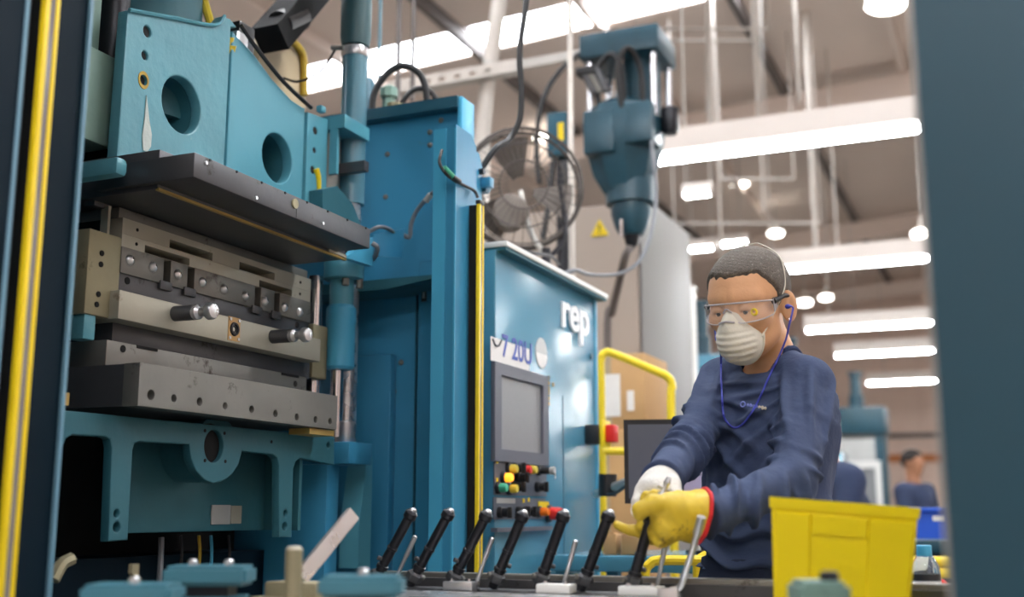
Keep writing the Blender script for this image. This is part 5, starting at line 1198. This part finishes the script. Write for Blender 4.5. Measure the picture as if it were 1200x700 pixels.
def march(px, py, d0=1.7, off=.003, ff=f_shirt):      # follow the sight line to the cloth and stop on it
    D = d0
    for _ in range(90):
        p = Lp(px, py, D).astype(np.float32); v = float(ff(p[None])[0])
        if v < off: break
        D += max(.0015, v*.7)
    return WV(Lp(px, py, D - .0005))
# collar ring around the neck opening
nd = H2L((0, -.03, -.04)) - NB; nd = nd/np.linalg.norm(nd); cu_, cv_ = frame(Vector(nd))
cpts = []
for k in range(33):
    a = 2*pi*k/32; q_ = NB + nd*(.05) + np.array(cu_)*.064*cos(a) + np.array(cv_)*.064*sin(a)
    q_ = q_.astype(np.float32)
    for _ in range(60):                                # slide down the neck until it sits on the shirt
        v = float(f_shirt(q_[None], False)[0])
        if v > .004: q_ = q_ - nd.astype(np.float32)*min(.004, v)
        else: break
    cpts.append(WV(q_))
cpts = [(cpts[i-1] + cpts[i]*2 + cpts[(i+1) % 33])/4 for i in range(32)]; cpts.append(cpts[0].copy())
obj('collar', MB().tube(cpts, .0065, 8, 2, closed=True), 'shirt_rib', man)
# embroidered chest mark: round emblem, blue strokes, cream strokes
em = obj('chest_emblem', MB().ring(march(870.5, 474, off=.002), WV(np.array([-.6, -.8, .1])), .0052, .0016, 14, 5), 'stitch_blue', man)
for k in range(7):
    c = march(876.5 + k*3.4, 475 + k*.62, off=.0022)
    obj('chest_stitch', MB().ball(c, .0030, (1.0, .6, 1.5 if k % 2 else 1.1), 8), 'stitch_blue' if k < 4 else 'stitch_cream', man)
# earplugs with blue cord
cpx = [(924, 372), (925, 384), (921, 400), (911, 422), (902, 440), (890, 467), (878, 488), (868, 499), (859, 501), (850, 492), (847, 480), (846, 462), (845, 440), (845, 425)]
pts = [HW(.0865, -.002, -.004), HW(.094, -.008, -.008)] + [WV(Lp(925, 380, 2.35)), WV(Lp(921, 398, 2.37))] + [march(v.x, v.y, off=.005) for v in catmull([(x, y, 0) for x, y in cpx[3:]], 4)] + [WV(Lp(844, 405, 2.42)), HW(-.075, .03, -.06), HW(-.088, -.002, -.006)]
pc = obj('earplug_cord', MB().tube(pts, .0021, 6, 2), 'cord_blue', man)
obj('earplug', MB().lathe([(.0045, -.012), (.0052, 0), (.004, .004), (.002, .006)], HW(.084, -.006, -.004), WV(HM[0]), 12), 'cord_blue', pc)
# trousers
def f_trs(p):
    z = p[..., 2]; x = p[..., 0]-ca[0]; y = p[..., 1]-ca[1]; l = x*TM[0, 0] + y*TM[0, 1]; f = x*TM[1, 0] + y*TM[1, 1]
    e = (np.sqrt((l/.158)**2 + (f/.115)**2)-1)*.11; d = smax(smax(e, z-1.01, .01), .86-z, .05)
    for s in (-1, 1):
        q0 = np.array([ca[0], ca[1], 0]) + s*.085*np.array([TM[0, 0], TM[0, 1], 0]); top = q0+[0, 0, .90]; kn = q0+[-.01, -.02, .48]; an = q0+[0, .01, .09]
        d = smin(d, smin(cap(p, top, kn, .088, .066), cap(p, kn, an, .066, .058), .03), .04)
    d = np.maximum(d, .05-z)
    return d + .003*wob(p, 40, 12)
sdf_obj('trousers', f_trs, ((ca[0]-.24, ca[1]-.24, .03), (ca[0]+.24, ca[1]+.24, 1.03)), .012, 'trouser_navy', man)
for s in (-1, 1):
    q0 = np.array([ca[0], ca[1], 0]) + s*.085*np.array([TM[0, 0], TM[0, 1], 0])
    def f_shoe(p, q0=q0):
        fw_ = np.array([TM[1, 0], TM[1, 1], 0]); d = smin(cap(p, q0+[0, 0, .04]-fw_*.05, q0+[0, 0, .035]+fw_*.14, .042, .036), cap(p, q0+[0, 0, .04], q0+[0, 0, .1], .045), .03)
        return np.maximum(d, -p[..., 2])
    sdf_obj('shoe', f_shoe, ((q0[0]-.25, q0[1]-.25, -.02), (q0[0]+.25, q0[1]+.25, .16)), .01, 'black_rubber', man)
# ---------------------------------------------------------------- gloves
def chain(p, pts, rs, k=.006):
    d = None
    for a, b, ra, rb in zip(pts, pts[1:], rs, rs[1:]):
        c = cap(p, Lp(*a).astype(np.float32), Lp(*b).astype(np.float32), ra, rb); d = c if d is None else smin(d, c, k)
    return d
def f_yg(p):
    d = chain(p, [(828, 606, 2.06), (812, 605, 2.055), (797, 604, 2.05)], [.050, .041, .037], .02)           # cuff and wrist
    d = np.maximum(d, (p-Lp(821, 604, 2.06).astype(np.float32))@np.array([.95, .2, -.22], np.float32))       # cut at the cuff hem
    palm = chain(p, [(800, 605, 2.05), (784, 602, 2.045)], [.037, .033], .02)
    palm = smin(palm, chain(p, [(788, 596, 2.03), (782, 618, 2.03)], [.024, .026]), .02)
    d = smin(d, palm, .02)
    d = smin(d, chain(p, [(786, 592, 2.03), (768, 590, 2.015), (752, 596, 2.015), (750, 603, 2.02)], [.019, .0165, .0145, .011]), .010)   # thumb over the rod
    d = smin(d, chain(p, [(784, 586, 2.07), (768, 583, 2.085), (758, 590, 2.09), (757, 580, 2.09)], [.016, .0135, .012, .0095]), .006)    # index up behind the fitting
    d = smin(d, chain(p, [(783, 612, 2.03), (770, 622, 2.045), (756, 618, 2.075), (752, 606, 2.085)], [.018, .0145, .0125, .0105]), .006)  # middle around the rod
    d = smin(d, chain(p, [(786, 622, 2.03), (775, 632, 2.04), (762, 629, 2.07), (756, 619, 2.085)], [.017, .0140, .012, .010]), .005)     # ring
    d = smin(d, chain(p, [(780, 630, 2.05), (758, 628, 2.085), (741, 622, 2.09), (723, 616, 2.09)], [.014, .0115, .0098, .0075]), .006)  # little finger stretched out
    return d + .0022*wob(p, 90, 21) + .0018*crease(p[..., 0]*190 + p[..., 2]*90 + 3*wob(p, 40, 5), 2.5)
g0 = np.minimum(Lp(718, 640, 1.98), Lp(835, 640, 1.98)) - [.03, .02, .03]; g1 = np.maximum(Lp(718, 565, 2.14), Lp(838, 565, 2.14)) + [.04, .06, .03]
yg = sdf_obj('yellow_glove', f_yg, (g0, g1), .0026, 'glove_yellow', man)
# red hem: ring where the hem plane cuts the cuff
hn = np.array([.95, .2, -.22]); hn /= np.linalg.norm(hn); hu, hv = frame(Vector(hn)); hcn = Lp(821, 604, 2.06)
hp_ = []
for k in range(29):
    a = 2*pi*k/28; r_ = .01; dv_ = np.array(hu)*cos(a) + np.array(hv)*sin(a)
    for _ in range(60):
        if float(f_yg((hcn - hn*.003 + dv_*r_).astype(np.float32)[None])[0]) > 0: break
        r_ += .001
    hp_.append(WV(hcn - hn*.001 + dv_*r_))
hp_[-1] = hp_[0].copy()
obj('glove_hem', MB().tube(hp_, .0040, 8, 2, closed=True), 'cuff_red', yg)
def f_wg(p):
    d = chain(p, [(784, 555, 2.20), (776, 566, 2.15)], [.034, .034], .02)
    d = smin(d, ell(p, Lp(769, 576, 2.13), (.037, .045, .033)), .02)
    for pts, rs in (([(752, 576, 2.12), (748, 590, 2.105), (750, 602, 2.10)], [.014, .0125, .010]),
                    ([(761, 580, 2.11), (758, 596, 2.10), (760, 608, 2.10)], [.0145, .013, .0105]),
                    ([(772, 580, 2.105), (770, 597, 2.10), (771, 609, 2.10)], [.0145, .013, .0105]),
                    ([(783, 580, 2.11), (781, 595, 2.105), (779, 606, 2.105)], [.014, .012, .0095]),
                    ([(789, 566, 2.12), (792, 580, 2.10), (787, 594, 2.09)], [.014, .0125, .010])):
        d = smin(d, chain(p, pts, rs), .007)
    return d + .0012*wob(p, 110, 31)
g0 = np.minimum(Lp(738, 615, 2.06), Lp(805, 615, 2.06)) - [.03, .04, .03]; g1 = np.maximum(Lp(738, 545, 2.25), Lp(805, 545, 2.25)) + [.04, .04, .04]
wg = sdf_obj('white_glove', f_wg, (g0, g1), .0026, 'glove_white', man)
obj('glove_thread', MB().tube([WV(Lp(742, 588, 2.08)), WV(Lp(740, 600, 2.08)), WV(Lp(746, 608, 2.07)), WV(Lp(752, 604, 2.07))], .0016, 6), 'glove_white', wg)
# held parts
a, b = WV(Lp(738, 690, 2.06)), WV(Lp(763, 606, 2.055)); a.z = .960
rod(a, b, 'black jig rod gripped by the yellow glove, rightmost of the row')
fa_, fb_ = WV(Lp(771, 594, 2.035)), WV(Lp(784, 560, 2.045)); d_ = fb_-fa_; Lf = d_.length
t = thing('steel_fitting', 'small silver threaded fitting held between the two gloves', 'fitting', fa_)
obj('stem', MB().lathe([(.006, 0), (.006, Lf*.35), (.0085, Lf*.36), (.0085, Lf*.46), (.005, Lf*.48), (.005, Lf*.75), (.0065, Lf*.8), (.004, Lf)], fa_, d_, 12), 'bright_steel', t)
cen = fa_ + d_*.62; sx = d_.cross(Vector(_fw)).normalized()
obj('cross_pin', MB().cyl(cen - sx*.014, cen + sx*.014, .0036, n=8), 'bright_steel', t)

# ---------------------------------------------------------------- distant workers
def far_person(px, py_head, D, yaw, label, lean=0.0, arms=.35):
    h0 = Lp(px, py_head, D); M = rot(yaw, 0, 0); base = h0*[1, 1, 0]
    t = thing('person', label, 'person', WV(base))
    Z = h0[2]; f = M[1]; l = M[0]
    hip = h0 - [0, 0, .70] - f*lean; ch = h0 - [0, 0, .25] - f*lean*.25
    def fb(p):
        u = (p-h0.astype(np.float32))@M.T
        d = smin(ell(u, (0, -.01, .03), (.075, .095, .085)), ell(u, (0, .025, -.03), (.058, .065, .085)), .03)
        d = smin(d, cap(u, (0, .085, .01), (0, .105, -.025), .01, .013), .012)
        m = np.concatenate([np.abs(u[..., :1]), u[..., 1:]], -1); d = smin(d, ell(m, (.078, -.01, -.005), (.01, .02, .03)), .01)
        d = smin(d, cap(p, h0+[0, 0, -.06]-f*.02, ch, .052, .07), .03)
        for s in (-1, 1):
            w = ch + l*s*.20 + f*.26 + [0, 0, -.36]; sh = ch + l*s*.16; el = ch + l*s*.23 + f*.06 + [0, 0, -.27]
            d = smin(d, cap(p, w, w + f*.08, .035, .02), .01)
            d = smin(d, smin(cap(p, ch, sh, .05), smin(cap(p, sh, el, .04), cap(p, el, w, .038, .03), .02), .02), .02)
        return d
    lo_, hi_ = h0-[.5, .5, Z*.6], h0+[.5, .5, .16]
    sdf_obj('body', fb, (lo_, hi_), .016, 'skin_far', t)
    def fh(p):
        u = (p-h0.astype(np.float32))@M.T; k = np.interp(u[..., 1], [-.1, -.02, .03, .09], [-.06, .0, .02, .075])
        return ell(u, (0, -.01, .03), (.075, .095, .085)) + .004 - .013*sstep(-.01, .01, u[..., 2]-k)
    sdf_obj('hair', fh, (h0-[.16, .16, .12], h0+[.16, .16, .17]), .012, 'hair_dark', t)
    def fs(p):
        d = smin(cap(p, hip, ch - np.array([0, 0, .08]), .15, .15), cap(p, ch - l*.14, ch + l*.14, .085), .06)
        for s in (-1, 1):
            sh = ch + l*s*.18; el = sh + l*s*.05 + f*.06 + [0, 0, -.27]; w = ch + l*s*.20 + f*.26 + [0, 0, -.36]
            d = smin(d, smin(cap(p, sh, el, .07, .055), cap(p, el, w, .055, .042), .02), .03)
        return smax(d, -cap(p, h0 - [0, 0, .1], ch + [0, 0, .06], .06), .01) + .004*wob(p, 30, 3)
    sdf_obj('shirt', fs, (np.minimum(hip, ch)-[.5, .5, .2], np.maximum(hip, ch)+[.5, .5, .2]), .018, 'navy_cloth', t)
    def ft(p):
        d = None
        for s in (-1, 1):
            c = cap(p, hip + l*s*.08, base + l*s*.1 + [0, 0, .06], .095, .06); d = c if d is None else smin(d, c, .03)
        return d
    sdf_obj('trousers', ft, (hip*[1, 1, 0]-[.35, .35, .0], hip+[.35, .35, .15]), .025, 'trouser_navy', t)
    return t
far_person(1070, 543, 10.0, radians(-35), 'distant worker in navy shirt standing before the far wall')
far_person(954, 500, 5.2, radians(80), 'blurred worker in navy shirt just behind the main man\'s back', .26)
